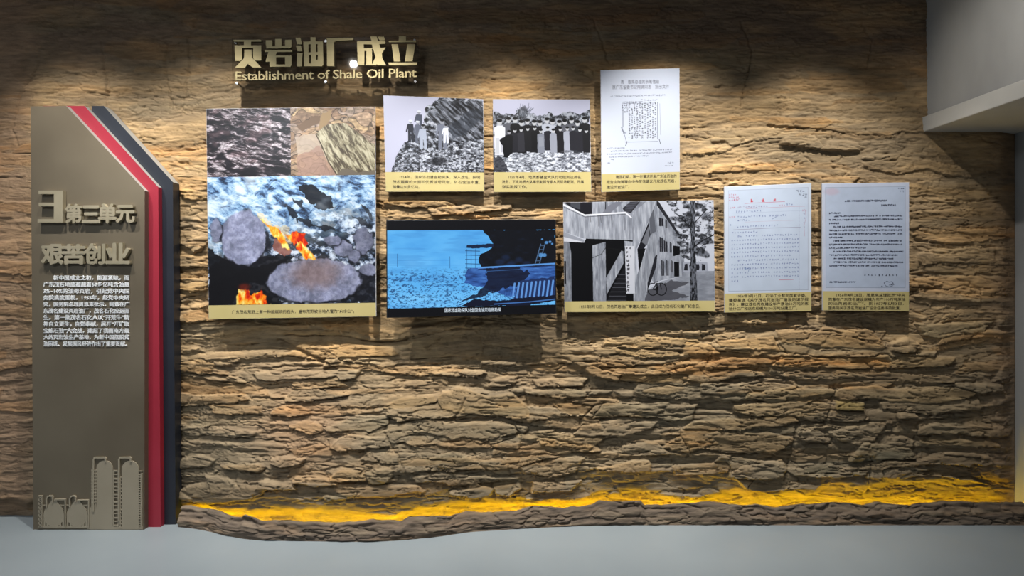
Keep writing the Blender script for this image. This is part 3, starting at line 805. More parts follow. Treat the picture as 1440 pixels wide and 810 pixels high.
# ------------------------------------------------------------------ prints painted with numpy
class Img:
    """a painting surface in photo pixels of one print; S samples a pixel"""
    def __init__(s, w, h, S=3, col=(1, 1, 1)):
        s.w, s.h, s.S = w, h, S
        s.W_, s.H_ = int(w * S), int(h * S)
        s.a = np.zeros((s.H_, s.W_, 3), np.float32) + np.array(col, np.float32)
        s.y, s.x = np.mgrid[0:s.H_, 0:s.W_].astype(np.float32) / S
    def put(s, mask, col):
        m = np.clip(mask, 0, 1)[..., None]; s.a = s.a * (1 - m) + np.array(col, np.float32) * m if not isinstance(col, np.ndarray) or col.ndim == 1 else s.a * (1 - m) + col * m
    def _box(s, x0, y0, x1, y1):
        return (slice(max(0, int(y0 * s.S)), max(0, int(y1 * s.S) + 1)), slice(max(0, int(x0 * s.S)), max(0, int(x1 * s.S) + 1)))
    def pmask(s, pts, jit=0, seed=0):
        X_, Y_ = s.x, s.y
        if jit: X_ = X_ + jit * (fbm(s.x / 6, s.y / 6, 3, seed) - .5) * 2; Y_ = Y_ + jit * (fbm(s.x / 6, s.y / 6, 3, seed + 9) - .5) * 2
        ins = np.zeros(s.x.shape, bool); n = len(pts)
        for i in range(n):
            (x0, y0), (x1, y1) = pts[i], pts[(i + 1) % n]
            if y0 == y1: continue
            cnd = ((y0 > Y_) != (y1 > Y_)) & (X_ < (x1 - x0) * (Y_ - y0) / (y1 - y0) + x0)
            ins ^= cnd
        return ins.astype(np.float32)
    def poly(s, pts, col, jit=0, seed=0, al=1): s.put(s.pmask(pts, jit, seed) * al, col)
    def rect(s, x0, y0, x1, y1, col, al=1):
        b_ = s._box(x0, y0, x1, y1)
        s.a[b_] = s.a[b_] * (1 - al) + np.array(col, np.float32) * al
    def ell(s, cx, cy, rx, ry, col, al=1, soft=.08, jit=0, seed=0):
        m = max(rx, ry) * .4 + 3
        b_ = s._box(cx - rx - m, cy - ry - m, cx + rx + m, cy + ry + m)
        x = s.x[b_]; y = s.y[b_]
        if not x.size: return
        r = np.hypot((x - cx) / rx, (y - cy) / ry)
        if jit: r = r + jit * (fbm(x / 8, y / 8, 3, seed) - .5)
        mk = (sst(1 + soft, 1 - soft, r) * al)[..., None]
        cc = col[b_] if isinstance(col, np.ndarray) and col.ndim == 3 else np.array(col, np.float32)
        s.a[b_] = s.a[b_] * (1 - mk) + cc * mk
    def line(s, pts, w, col, al=1):
        for (x0, y0), (x1, y1) in zip(pts[:-1], pts[1:]):
            b_ = s._box(min(x0, x1) - w - 1, min(y0, y1) - w - 1, max(x0, x1) + w + 1, max(y0, y1) + w + 1)
            x = s.x[b_]; y = s.y[b_]
            if not x.size: continue
            L2 = (x1 - x0) ** 2 + (y1 - y0) ** 2 + 1e-6
            t = np.clip(((x - x0) * (x1 - x0) + (y - y0) * (y1 - y0)) / L2, 0, 1)
            d = np.hypot(x - x0 - t * (x1 - x0), y - y0 - t * (y1 - y0))
            mk = (np.clip((w / 2 - d) * s.S + .5, 0, 1) * al)[..., None]
            s.a[b_] = s.a[b_] * (1 - mk) + np.array(col, np.float32) * mk
    def glyphs(s, x0, x1, y, h, col, adv=None, seed=0, al=.9, w=.32, gaps=.08):
        """a row of small unreadable strokes, as the photographed page shows"""
        r = random.Random(seed); adv = adv or h * 1.05; x = x0
        while x < x1 - h * .5:
            if r.random() > gaps:
                for k in range(r.choice((2, 3, 3, 4))):
                    if r.random() < .5: yy = y + r.uniform(0, h); s.line([(x + r.uniform(0, .2) * h, yy), (x + r.uniform(.6, .9) * h, yy)], w, col, al)
                    else: xx = x + r.uniform(0, .85) * h; s.line([(xx, y + r.uniform(0, .3) * h), (xx + r.uniform(-.2, .2) * h, y + r.uniform(.7, 1) * h)], w, col, al)
            x += adv
    def vor(s, sx, sy, seed=0, jx=0):
        """cell noise: distance to border, cell random"""
        u = s.x / sx + jx * (fbm(s.x / 20, s.y / 20, 2, seed) - .5); v = s.y / sy + jx * (fbm(s.x / 20, s.y / 20, 2, seed + 5) - .5)
        iu = np.floor(u).astype(int); iv = np.floor(v).astype(int)
        d1 = np.full(u.shape, 9.0); d2 = np.full(u.shape, 9.0); cid = np.zeros(u.shape)
        for a in (-1, 0, 1):
            for b_ in (-1, 0, 1):
                ci = (iu + a + seed * 7) & 255; cj = (iv + b_ + seed * 13) & 255
                px = iu + a + _T[ci, cj]; py = iv + b_ + _T[cj, ci]
                d = np.hypot(u - px, v - py)
                cl = d < d1
                d2 = np.where(cl, d1, np.minimum(d2, d)); cid = np.where(cl, _T[ci, (cj + 77) & 255], cid); d1 = np.where(cl, d, d1)
        return d2 - d1, cid, d1
    def image(s, name):
        im = bpy.data.images.new(name, s.W_, s.H_, float_buffer=False)
        a = np.clip(s.a, 0, 1)[::-1]
        im.pixels.foreach_set(np.concatenate([a, np.ones(a.shape[:2] + (1,))], -1).astype(np.float32).ravel())
        im.update(); im.pack(); return im

def ramp(t, stops):
    t = np.clip(t, 0, 1); xs = [p[0] for p in stops]
    return np.stack([np.interp(t, xs, [p[1][k] for p in stops]) for k in range(3)], -1).astype(np.float32)

def image_mat(name, im, emission=0.0, gain=1.0):
    m = mat(name, (.5, .5, .5), .32)
    nt = m.node_tree; b = nt.nodes['Principled BSDF']
    t = nd(m, 'ShaderNodeTexImage'); t.image = im; t.extension = 'EXTEND'
    if emission:
        b.inputs['Base Color'].default_value = (.004, .004, .005, 1); b.inputs['Roughness'].default_value = .25
        nt.links.new(t.outputs[0], b.inputs['Emission Color']); b.inputs['Emission Strength'].default_value = emission
    else:
        q = nd(m, 'ShaderNodeVectorMath', operation='SCALE'); q.inputs['Scale'].default_value = gain
        nt.links.new(t.outputs[0], q.inputs[0]); nt.links.new(q.outputs[0], b.inputs['Base Color'])
    return m

def quad_print(name, c, y, m, parent):
    F = [W(p[0], p[1], y) for p in c]
    me = bpy.data.meshes.new(name); me.from_pydata(F, [], [(3, 2, 1, 0)])
    uv = me.uv_layers.new(name='uv')
    for li, u_ in zip(range(4), [(0, 0), (1, 0), (1, 1), (0, 1)]): uv.data[li].uv = u_
    me.update()
    return link_mesh(name, me, m, parent)

def lerpq(c, u, v):
    (tl, tr, br, bl_) = c
    t = (tl[0] + (tr[0] - tl[0]) * u, tl[1] + (tr[1] - tl[1]) * u); b_ = (bl_[0] + (br[0] - bl_[0]) * u, bl_[1] + (br[1] - bl_[1]) * u)
    return (t[0] + (b_[0] - t[0]) * v, t[1] + (b_[1] - t[1]) * v)
def subq(c, u0, v0, u1, v1): return [lerpq(c, u0, v0), lerpq(c, u1, v0), lerpq(c, u1, v1), lerpq(c, u0, v1)]

def board(name, c, yf, cap, pics, lines, label, cat, cap_h=6.0, caps=None):
    """c: px corners; cap: v where the caption strip starts; pics: list of (part name, u0,v0,u1,v1, Img); lines: (text,x0,x1,ytop)"""
    th = .014
    root = empty(name, W((c[0][0] + c[1][0]) / 2, (c[2][1] + c[3][1]) / 2, yf))
    mb = MB(); mb.quadbox(c, yf, yf + th); o = fix_normals(mb.build('mount_board', M['board_white'], root)); bevel(o, .001, 1)
    for i, (nm, u0, v0, u1, v1, im) in enumerate(pics):
        quad_print(nm, subq(c, u0, v0, u1, v1), yf - .0012 - .0002 * i, image_mat(name + '_' + nm, im.image(name + '_' + nm), 0, .78), root)
    mb = MB(); mb.quadbox(subq(c, .001, cap, .998, .999), yf - .0012, yf - .0001); fix_normals(mb.build('caption_strip', M['gold'], root))
    jobs = [(t, x0, x1, y, y + cap_h, sl) for (t, x0, x1, y, sl) in lines]
    text_mesh('caption_text', jobs, yf - .0020, yf - .0013, M['ink'], root, .004)
    for u, v in ((.12, .1), (.88, .1), (.12, .88), (.88, .88)):
        p = lerpq(c, u, v); w = W(p[0], p[1], yf); mb = MB(); mb.cyl((w[0], w[2]), .012, yf + th + .0002, -.0, 12); fix_normals(mb.build('standoff', M['steel'], root))
    tag(root, label, cat)
    return root

# ---- flame board
def flame_board():
    c = [(290,153),(527.5,150),(529,445),(293.5,449)]
    # shale surface
    a = Img(118, 95); X_, Y_ = a.x, a.y
    n = fbm((X_ + Y_ * .35) / 14 + fbm(X_ / 20, Y_ / 20, 2, 4), (Y_ - X_ * .18) / 3.2 + 2 * fbm(X_ / 15, Y_ / 15, 2, 6), 5, 3, .72)
    g = sst(.30, .70, n)
    a.a = ramp(g, [(0, (.06, .05, .06)), (.35, (.22, .19, .21)), (.6, (.43, .39, .41)), (1, (.74, .71, .74))])
    a.a *= (.55 + .9 * fbm(X_ / 2.2 + Y_ / 5, Y_ / 1.5, 3, 21))[..., None]
    dk = fbm(X_ / 16, Y_ / 9, 3, 15); a.put(sst(.58, .70, dk) * .85, (.07, .06, .08))
    for (x, y, rx, ry) in ((12,40,14,6),(80,38,16,5),(100,88,20,7),(60,90,16,5),(8,54,9,5)): a.ell(x, y, rx, ry, (.07, .06, .08), .8, .35, 1.2, 5)
    a.put(sst(.56, .75, fbm(X_ / 18, Y_ / 10, 3, 18)) * .30, (.62, .48, .50))
    # loose sandy stones with one long split slab
    b_ = Img(120, 97); X_, Y_ = b_.x, b_.y
    e, cid, _ = b_.vor(17, 9, 3, 3.4)
    col = ramp(cid, [(0, (.52, .42, .34)), (.4, (.68, .57, .46)), (.7, (.60, .53, .48)), (1, (.76, .65, .50))])
    col = col * (.72 + .5 * fbm(X_ / 4, Y_ / 4, 4, 8))[..., None]
    b_.a = col * (.50 + .50 * sst(.0, .12, e + .12 * (fbm(X_ / 5, Y_ / 5, 3, 2) - .5)))[..., None] * (.7 + .6 * fbm(X_ / 9 + Y_ / 14, Y_ / 2.5, 4, 31, .6))[..., None]
    b_.put(b_.pmask([(8,26),(34,10),(44,12),(40,22),(16,34)], 2, 3), (.45, .36, .28)); b_.put(b_.pmask([(44,8),(60,4),(56,16),(48,32),(40,30)], 2, 4), (.60, .50, .36))
    b_.poly([(5,42),(30,36),(52,42),(46,62),(10,66)], (.72, .66, .60), 3, 5, .8)
    b_.poly([(8,70),(40,54),(60,66),(70,97),(10,97)], (.62, .50, .45), 3, 6, .75)
    al = (X_ - Y_ * .62) + 3 * fbm(X_ / 12, Y_ / 12, 2, 77); ac = (X_ * .62 + Y_)
    st = fbm(al / 3.6, ac / 16, 5, 12, .68)
    sl = ramp(sst(.3, .72, st), [(0, (.30, .26, .20)), (.45, (.58, .55, .45)), (1, (.78, .75, .65))])
    b_.put(b_.pmask([(36,36),(52,24),(78,22),(122,56),(122,97),(66,97),(52,76),(42,52)], 1.6, 7), sl)
    b_.line([(36,38),(44,54),(54,78),(66,97)], 1.6, (.20, .15, .10), .8)
    b_.put(b_.pmask([(64,97),(74,86),(96,92),(122,90),(122,97)], 2, 9), (.42, .38, .33))
    # fire among stones
    f = Img(237, 181); X_, Y_ = f.x, f.y
    wz = fbm(X_ / 30, Y_ / 26, 3, 40)
    n = fbm((X_ * .8 + Y_ * .5) / 12 + 2 * wz, (Y_ - X_ * .3) / 7 + 2 * wz, 6, 44, .68)
    smoke = ramp(sst(.22, .72, n), [(0, (.10, .15, .24)), (.3, (.36, .50, .68)), (.6, (.58, .73, .87)), (1, (.84, .90, .96))])
    f.a = smoke
    rough = ramp(sst(.36, .66, fbm(X_ / 9, Y_ / 6, 5, 50, .65)), [(0, (.02, .025, .04)), (.45, (.24, .28, .36)), (.7, (.55, .60, .70)), (1, (.86, .89, .94))])
    dark = sst(50, 120, Y_ + .22 * X_ + 40 * (fbm(X_ / 30, Y_ / 24, 3, 52) - .5) - 20)
    f.put(dark * .85, rough)
    f.put(f.pmask([(128,14),(150,12),(172,30),(180,44),(160,48),(140,34)], 5, 3) * .85, (.03, .03, .05))
    for (x0, y0, x1, y1) in ((110,40,125,66),(125,58,150,74),(150,70,180,78),(180,90,206,104),(206,58,228,76),(218,40,232,66),(120,30,134,50)):
        f.put(f.pmask([(x0 - 2, y0), ((x0 + x1) / 2 + 6, (y0 + y1) / 2 - 5), (x1 + 2, y1), ((x0 + x1) / 2 - 1, (y0 + y1) / 2 + 3)], 4, int(x0)) * .8, (.06, .07, .10))
    f.put(sst(.5, .8, fbm(X_ / 40, Y_ / 26, 3, 58)) * sst(80, 20, Y_) * .75, (.86, .92, .97))
    f.put(f.pmask([(0,98),(34,120),(60,128),(100,120),(110,150),(60,150),(30,181),(0,181)], 6, 8) * .9, (.045, .045, .06))
    f.put(f.pmask([(30,110),(120,112),(88,160),(110,181),(0,181),(0,130)], 6, 9) * .85, (.05, .045, .06))
    f.put(f.pmask([(205,150),(237,120),(237,181),(200,181)], 5, 10) * .8, (.07, .07, .10))
    st1 = ramp(sst(.25, .75, fbm(X_ / 5, Y_ / 5, 5, 61, .7)), [(0, (.36, .38, .48)), (.5, (.52, .54, .66)), (1, (.72, .74, .85))])
    st1 = st1 * .45 + st1.mean((0, 1)) * .55; st1 = st1 * (.74 + .5 * fbm(X_ / 16, Y_ / 14, 3, 66))[..., None]
    f.ell(52, 90, 34, 39, (.07, .07, .10), .85, .10, .5, 5)
    f.ell(50, 86, 32.5, 38, st1, 1, .05, .22, 6)
    f.ell(150, 152, 71, 33, (.05, .05, .07), .8, .12, .5, 6)
    f.ell(150, 148, 66, 31, st1, 1, .05, .2, 6)
    f.ell(150, 138, 34, 20, (.50, .36, .30), .5, .6, .5, 7)
    for (x, y, rx, ry) in ((220,92,14,18),(192,104,13,11),(206,114,9,9),(226,134,12,10),(176,92,12,7),(12,76,8,16)):
        f.ell(x + 1, y + 1.5, rx + 1, ry + 1, (.05, .05, .08), .7, .2, .7, int(x)); f.ell(x, y, rx, ry, st1 * .9, .9, .10, .7, int(x))
    f.poly([(92,88),(106,90),(118,106),(108,114),(92,104)], (.55, .34, .30), 2, 5, .85)
    def flame(pts, sd, hot):
        mk = f.pmask(pts, 5.5, sd); mk = (mk + np.roll(mk, 2, 0) + np.roll(mk, -2, 0) + np.roll(mk, 2, 1) + np.roll(mk, -2, 1)) / 5
        col = ramp(fbm(X_ / 5, Y_ / 8, 4, sd) * 1.7 - .35 + hot, [(0, (.75, .10, .02)), (.35, (.95, .32, .03)), (.6, (1, .62, .10)), (1, (1, .93, .55))])
        f.put(mk, col)
    f.put(f.pmask([(66,48),(76,50),(92,70),(112,70),(120,96),(100,90),(80,66)], 5, 14) * .45, (1, .85, .6))
    flame([(72,56),(84,66),(98,74),(112,92),(118,104),(108,104),(98,88),(86,76)], 21, .25)
    flame([(110,82),(116,84),(124,80),(134,80),(140,98),(132,104),(126,96),(116,92)], 22, -.18)
    flame([(124,92),(134,98),(146,106),(152,116),(138,118),(128,104)], 23, .2)
    flame([(42,160),(56,158),(60,168),(74,160),(84,176),(86,181),(40,181)], 24, .0)
    f.ell(50, 156, 8, 5, (.45, .12, .06), .7, .5, .5, 3)
    f.rect(60, 62, 0, 0, (0, 0, 0), 0)
    cap = lambda: None
    root = board('flame_picture_board', c, -.118, .934,
      [('shale_photo', .001, .001, .498, .325, a), ('stone_photo', .498, .001, .998, .325, b_), ('fire_photo', .001, .325, .998, .934, f)],
      [('广东茂名荒野上有一种能燃烧的石头，遍布荒野被当地人誉为“火水山”。', 326, 498, 436.3, -.009)],
      'largest square picture board, with flames among grey boulders, between the bronze panel and the screen', 'picture board', 5.4)
flame_board()

def bw(t): return ramp(t, [(0, (.05, .052, .065)), (.5, (.46, .48, .53)), (1, (.90, .92, .97))])

def mountain_board():
    c = [(539,134),(679.5,139.5),(681,269),(542.5,269.5)]
    m = Img(139, 109, 4, (.72, .73, .82)); X_, Y_ = m.x, m.y
    dx = X_ - 60; n = fbm((X_ + Y_) / 7, (Y_ - X_ * .7) / 4, 5, 31, .66)
    rock = bw(sst(.30, .72, n) * .80)
    up = bw(sst(.32, .75, fbm((X_ + .9 * Y_) / 16, (Y_ - .9 * X_) / 3.5, 4, 35)) * .62)
    sil = [(78,0),(66,10),(56,16),(56,32),(50,46),(36,50),(34,62),(24,72),(14,88),(8,109),(139,109),(139,0)]
    m.put(m.pmask(sil, 3, 4), rock); m.put(m.pmask([(82,3),(139,3),(139,60),(90,62),(76,40),(62,24)], 4, 6) * .8, up)
    m.put(m.pmask([(90,40),(112,20),(139,10),(139,22),(116,50),(96,60)], 4, 7) * .6, (.16, .18, .22))
    for (x0, y0, x1, y1) in ((108,14,113,38),(138,34,120,52)): m.line([(x0, y0), (x1, y1)], .9, (.60, .62, .68), .5)
    fg = bw(np.clip(sst(.30, .72, fbm(X_ / 3.6, Y_ / 2.3, 5, 38, .75)) * .95, 0, 1))
    m.put(m.pmask([(20,74),(60,80),(100,66),(139,60),(139,109),(8,109)], 3, 9) * .85, fg)
    m.ell(74, 92, 13, 6, (.05, .05, .07), .7, .4, .8, 4)
    def person(x, y, h, body, hat=False):
        m.ell(x, y, h * .075, h * .085, (.55, .56, .6)); m.ell(x, y - h * .05, h * .10 if hat else h * .07, h * .045, (.8, .82, .86) if hat else (.06, .06, .08))
        m.poly([(x - h*.12, y + h*.1), (x + h*.12, y + h*.1), (x + h*.15, y + h*.5), (x - h*.14, y + h*.5)], body, .5, 3)
        m.line([(x - h*.07, y + h*.48), (x - h*.08, y + h*.92)], h * .12, body); m.line([(x + h*.07, y + h*.48), (x + h*.09, y + h*.92)], h * .12, body)
        m.line([(x - h*.12, y + h*.15), (x - h*.2, y + h*.45)], h * .07, body)
    person(49, 22, 30, (.26, .28, .34), True); person(37, 36, 30, (.14, .15, .19), True); person(47, 37, 30, (.35, .37, .43), True)
    person(54, 42, 34, (.62, .65, .72)); person(81, 34, 42, (.42, .44, .50)); person(86, 40, 26, (.80, .82, .88))
    board('mountain_picture_board', c, -.082, .796, [('photo', .001, .001, .998, .796, m)],
      [('1954年，国家派出普查勘探队，深入茂名，探明', 562, 675, 246.5, .004), ('茂名蕴藏的大面积优质油母页岩，矿石含油丰富，', 552, 675, 253.3, .004), ('储量达50多亿吨。', 552, 590, 260.2, .004)],
      'small board with a grey photo of surveyors on a steep rocky slope', 'picture board', 4.9)
mountain_board()

def group_board():
    c = [(693,139.5),(829.5,140),(831.5,269.5),(694.5,270)]
    m = Img(136, 102, 4, (.72, .73, .82)); X_, Y_ = m.x, m.y
    veg = bw(sst(.35, .66, fbm(X_ / 4, Y_ / 4, 5, 81, .7)) * .62 + .1)
    m.put(m.pmask([(0,17),(14,20),(28,22),(34,14),(44,8),(52,18),(60,22),(74,20),(82,18),(92,24),(98,17),(110,18),(122,20),(136,12),(136,50),(0,50)], 4, 4) * sst(8, 24, Y_ + 6), veg)
    for k in range(22):
        r = random.Random(k); m.line([(40 + r.uniform(-4, 8), 24), (34 + k * 1.1, 5 + r.uniform(0, 10))], .7, (.3, .32, .36), .6)
    gr = bw(np.clip(sst(.25, .72, fbm(X_ / 4, Y_ / 1.8, 5, 84, .75)) * .8 + .22, 0, 1))
    m.put(sst(66, 72, Y_ + 3 * np.sin(X_ / 9)), gr)
    m.put(m.pmask([(0,80),(12,82),(24,102),(0,102)], 3, 5) * .75, (.12, .12, .15))
    R_ = random.Random(4)
    def fig(x, y, h, body, head=(.72, .73, .76)):
        m.poly([(x - h*.17, y + h*.16), (x - h*.06, y + h*.10), (x + h*.06, y + h*.10), (x + h*.17, y + h*.16), (x + h*.15, y + h), (x - h*.15, y + h)], body, .6, int(x * 7))
        m.ell(x, y, h * .075, h * .095, head, 1, .12); m.ell(x, y - h * .055, h * .08, h * .05, (.04, .04, .05), 1, .2)
    for i in range(13):
        x = 22 + i * 8.8 + R_.uniform(-1, 1); y = 31 + R_.uniform(-2.5, 2.5)
        fig(x, y, 42, (.70, .72, .78) if i in (6, 7) else R_.choice([(.06, .06, .08), (.14, .14, .17), (.09, .09, .11), (.34, .35, .39), (.20, .21, .24)]))
    for i in range(12):
        x = 30 + i * 9.2 + R_.uniform(-1, 1); y = 42 + R_.uniform(-2, 2)
        fig(x, y, 31, {4: (.50, .52, .58), 6: (.58, .60, .66), 8: (.62, .64, .70)}.get(i, R_.choice([(.06, .06, .08), (.13, .13, .16), (.09, .09, .11), (.18, .18, .21)])))
    fig(9, 32, 46, (.85, .86, .90)); m.rect(3, 54, 8, 76, (.75, .76, .8)); m.rect(10, 54, 14, 74, (.7, .71, .76))
    m.poly([(9,56),(18,51),(27,57),(25,74),(20,81),(14,81),(13,66)], (.04, .04, .06), 1.5, 3); fig(22, 46, 30, (.05, .05, .07), (.6, .6, .64))
    m.poly([(64,102 - 50),(70,52),(71,66),(64,66)], (.55, .57, .62), .5, 2)
    board('group_picture_board', c, -.082, .786, [('photo', .001, .001, .998, .786, m)],
      [('1955年4月，地质部普查大队行动组到达茂名，', 715, 819, 246.8, .0), ('茂名，下定地质大队率领勘探专家人员现场勘测，开展', 706, 821, 253.3, .0), ('详实勘探工作。', 706, 741, 260.2, .0)],
      'small board with a grey photo of a long row of standing people', 'picture board', 4.9)
group_board()

def building_board():
    c = [(792,284.5),(1003.5,281.5),(1005.5,438),(794,439)]
    m = Img(210, 139, 4, (.76, .78, .84)); X_, Y_ = m.x, m.y
    ox, oy, s_ = 22 / 1, 0, 4.048     # crop pixels -> local
    T = lambda pts: [((x - 90) / s_, (y - 98) / s_) for x, y in pts]
    pl_ = bw(np.clip(.48 + .42 * (fbm(X_ / 3, Y_ / 14, 4, 91, .6) - .25) * 1.3, 0, 1))
    lt = bw(np.clip(.62 + .5 * (fbm(X_ / 2.2, Y_ / 18, 4, 92, .6) - .4), 0, 1))
    dk = (.022, .022, .035)
    m.poly(T([(85,98),(250,98),(330,98),(330,240),(85,240)]), (.10, .10, .13))
    m.poly(T([(130,98),(185,98),(185,140),(130,120)]), (.26, .27, .30)); m.poly(T([(250,98),(325,98),(325,180),(250,180)]), lt)
    m.poly(T([(330,98),(620,98),(620,330),(330,330)]), pl_)
    m.poly(T([(345,120),(385,98),(430,98),(350,165),(310,160)]), (.46, .47, .52)); m.poly(T([(470,98),(525,98),(470,165),(430,150),(425,135)]), (.16, .16, .19))
    for k in range(8): m.line(T([(440 - k * 2 + 10, 105 + k * 7), (512 - k * 6, 103 + k * 7)]), .5, (.42, .43, .48))
    # far wing
    m.poly(T([(618,98),(700,230),(770,330),(770,520),(640,545),(600,560),(560,520),(560,98)]), pl_)
    m.poly(T([(618,98),(628,98),(760,310),(752,318),(618,120)]), (.14, .14, .17))
    for (x0, y0, x1, y1) in ((630,190,655,240),(632,300,650,385),(655,320,675,385),(640,430,655,520),(668,430,680,520),(665,200,676,250),(690,330,700,390),(695,430,704,500)):
        m.poly(T([(x0, y0), (x1, y0 + 8), (x1, y1), (x0, y1)]), (.13, .13, .16)); m.line(T([((x0 + x1) / 2, y0), ((x0 + x1) / 2, y1)]), .5, (.6, .62, .66))
    m.poly(T([(708,350),(745,355),(745,400),(708,410)]), dk); m.poly(T([(712,440),(740,445),(740,525),(712,525)]), dk)
    # landing band
    m.poly(T([(85,240),(90,98),(210,170),(470,165),(490,190),(485,320),(205,305),(85,262)]), lt)
    m.line(T([(90,110),(210,172),(440,160),(472,188)]), 2.0, (.90, .91, .95)); m.line(T([(90,122),(210,182),(440,170)]), .7, (.25, .25, .28))
    for (x, y, h_) in ((285,175,60),(300,175,40),(360,175,50),(430,180,80),(240,180,30)): m.line(T([(x, y), (x + 3, y + h_)]), 1.4, (.30, .30, .32), .45)
    m.poly(T([(85,262),(205,312),(205,330),(85,318)]), (.58, .60, .65)); m.poly(T([(85,292),(205,325),(180,332),(85,320)]), (.80, .81, .86))
    # under the landing
    m.poly(T([(85,320),(205,328),(215,305),(480,318),(480,660),(85,660)]), dk)
    m.poly(T([(85,320),(120,326),(130,380),(130,660),(85,660)]), pl_ * .9); m.poly(T([(250,345),(325,325),(325,660),(252,660)]), pl_)
    m.poly(T([(85,430),(100,430),(100,560),(85,560)]), (.1, .1, .12))
    m.line(T([(250,415),(300,395),(325,360),(410,370)]), .6, (.1, .1, .1))
    # lower flight of stairs
    m.poly(T([(325,530),(415,375),(425,380),(425,450),(330,620)]), pl_)
    m.poly(T([(335,660),(345,610),(430,470),(440,480),(440,660)]), (.09, .09, .11))
    for k in range(7): m.line(T([(392 - k * 10, 512 + k * 24), (438, 512 + k * 24)]), .9, (.30, .31, .34))
    # raking parapets
    m.poly(T([(480,165),(560,98),(615,98),(600,140),(500,370),(485,380)]), lt)
    m.poly(T([(575,200),(600,140),(612,270),(580,290)]), (.35, .36, .40)); m.poly(T([(505,370),(570,220),(580,290),(510,440)]), (.10, .10, .13))
    m.poly(T([(530,330),(570,240),(575,290),(560,350)]), (.42, .43, .47))
    m.poly(T([(490,545),(590,280),(618,290),(618,390),(545,660),(485,660)]), lt * .92)
    m.poly(T([(508,370),(552,365),(512,500)]), dk)
    m.poly(T([(605,410),(618,400),(610,470),(560,600),(560,560)]), (.12, .12, .15))
    m.poly(T([(432,320),(500,330),(500,620),(440,620)]), lt)
    m.poly(T([(436,350),(488,352),(488,618),(440,618)]), (.80, .81, .86))
    # board with a column of black characters is added as strokes
    for k, y in enumerate(range(425, 600, 24)):
        m.glyphs((445 - 90) / s_, (470 - 90) / s_, (y - 98) / s_, 3.9, (.03, .03, .05), 9, 200 + k, 1, .85, 0)
    for k, (x, y) in enumerate(((440,356),(458,356),(443,380),(440,403),(458,403))): m.glyphs((x - 90) / s_, (x - 66) / s_, (y - 98) / s_, 2.9, (.06, .06, .08), 9, 230 + k, .9, .6, 0)
    # yard, bicycle and tree
    m.poly(T([(545,660),(560,600),(640,550),(770,520),(770,490),(950,495),(950,660)]), bw(np.clip(.72 - .25 * fbm(X_ / 10, Y_ / 4, 4, 97), 0, 1)))
    m.poly(T([(545,660),(560,600),(700,545),(800,560),(700,600),(800,640),(640,660)]), (.24, .24, .27), 2, 5, .75)
    for cx in (590, 638):
        for rr in (34,):
            th_ = [((cx + rr * .85 * math.cos(t) - 90) / s_, (595 + rr * math.sin(t) - 98) / s_) for t in np.linspace(0, 2 * math.pi, 26)]
            m.line(th_, 1.1, (.02, .02, .03))
    m.line(T([(590,595),(612,562),(632,565),(638,595)]), 1.2, (.02, .02, .03)); m.line(T([(612,562),(615,600),(590,595)]), 1.0, (.02, .02, .03)); m.line(T([(600,556),(618,552)]), 1.3, (.02, .02, .03))
    m.poly(T([(765,445),(900,445),(905,495),(765,500)]), (.62, .64, .70)); 
    for x in (770, 800, 835, 870): m.poly(T([(x, 455), (x + 18, 455), (x + 18, 490), (x, 490)]), (.12, .12, .15), 1, x)
    fol = sst(.46, .60, fbm(X_ / 8, Y_ / 6, 5, 104, .62))
    reg = m.pmask(T([(640,98),(948,98),(948,300),(900,360),(860,440),(780,440),(740,360),(700,230),(740,190),(700,130)]), 7, 6)
    m.put(fol * reg * .9, bw(sst(.3, .7, fbm(X_ / 2, Y_ / 2, 3, 107)) * .35))
    for (x, y, rx, ry) in ((760,200,50,16),(780,240,60,14),(900,190,44,18),(890,330,50,14),(830,130,60,16),(800,380,50,16),(870,400,40,18),(760,300,30,12)):
        m.ell((x - 90) / s_, (y - 98) / s_, rx / s_, ry / s_, bw(sst(.3, .7, fbm(X_ / 2, Y_ / 2, 3, 108)) * .42), .85, .35, 1.6, x)
    tr = bw(sst(.3, .7, fbm(X_ / 1.2, Y_ / 4, 4, 110)) * .42 + .03)
    m.poly(T([(806,98),(835,98),(832,300),(838,480),(842,660),(800,660),(802,480),(808,300)]), tr, .8, 3)
    m.line(T([(825,360),(880,320),(940,290)]), 1.6, (.10, .10, .12)); m.line(T([(812,260),(760,200)]), 1.3, (.10, .10, .12)); m.line(T([(825,230),(900,150)]), 1.2, (.10, .10, .12))
    root = board('building_picture_board', c, -.096, .902, [('photo', .001, .001, .999, .902, m)],
      [('1955年5月12日，茂名页岩油厂筹建处成立，此日成为茂名石化建厂纪念日。', 815, 985, 428.6, -.004)],
      'wide board with a black and white photo of a concrete staircase building', 'picture board', 5.2)
    # the white board by the stair reads vertically
    jobs = []
    for k, ch in enumerate('茂名页岩油公司筹建处'):
        y = 260 + (428 + k * 19) / 4.05; jobs.append((ch, 880.2, 884.6, y, y + 4.1))
    return root
building_board()

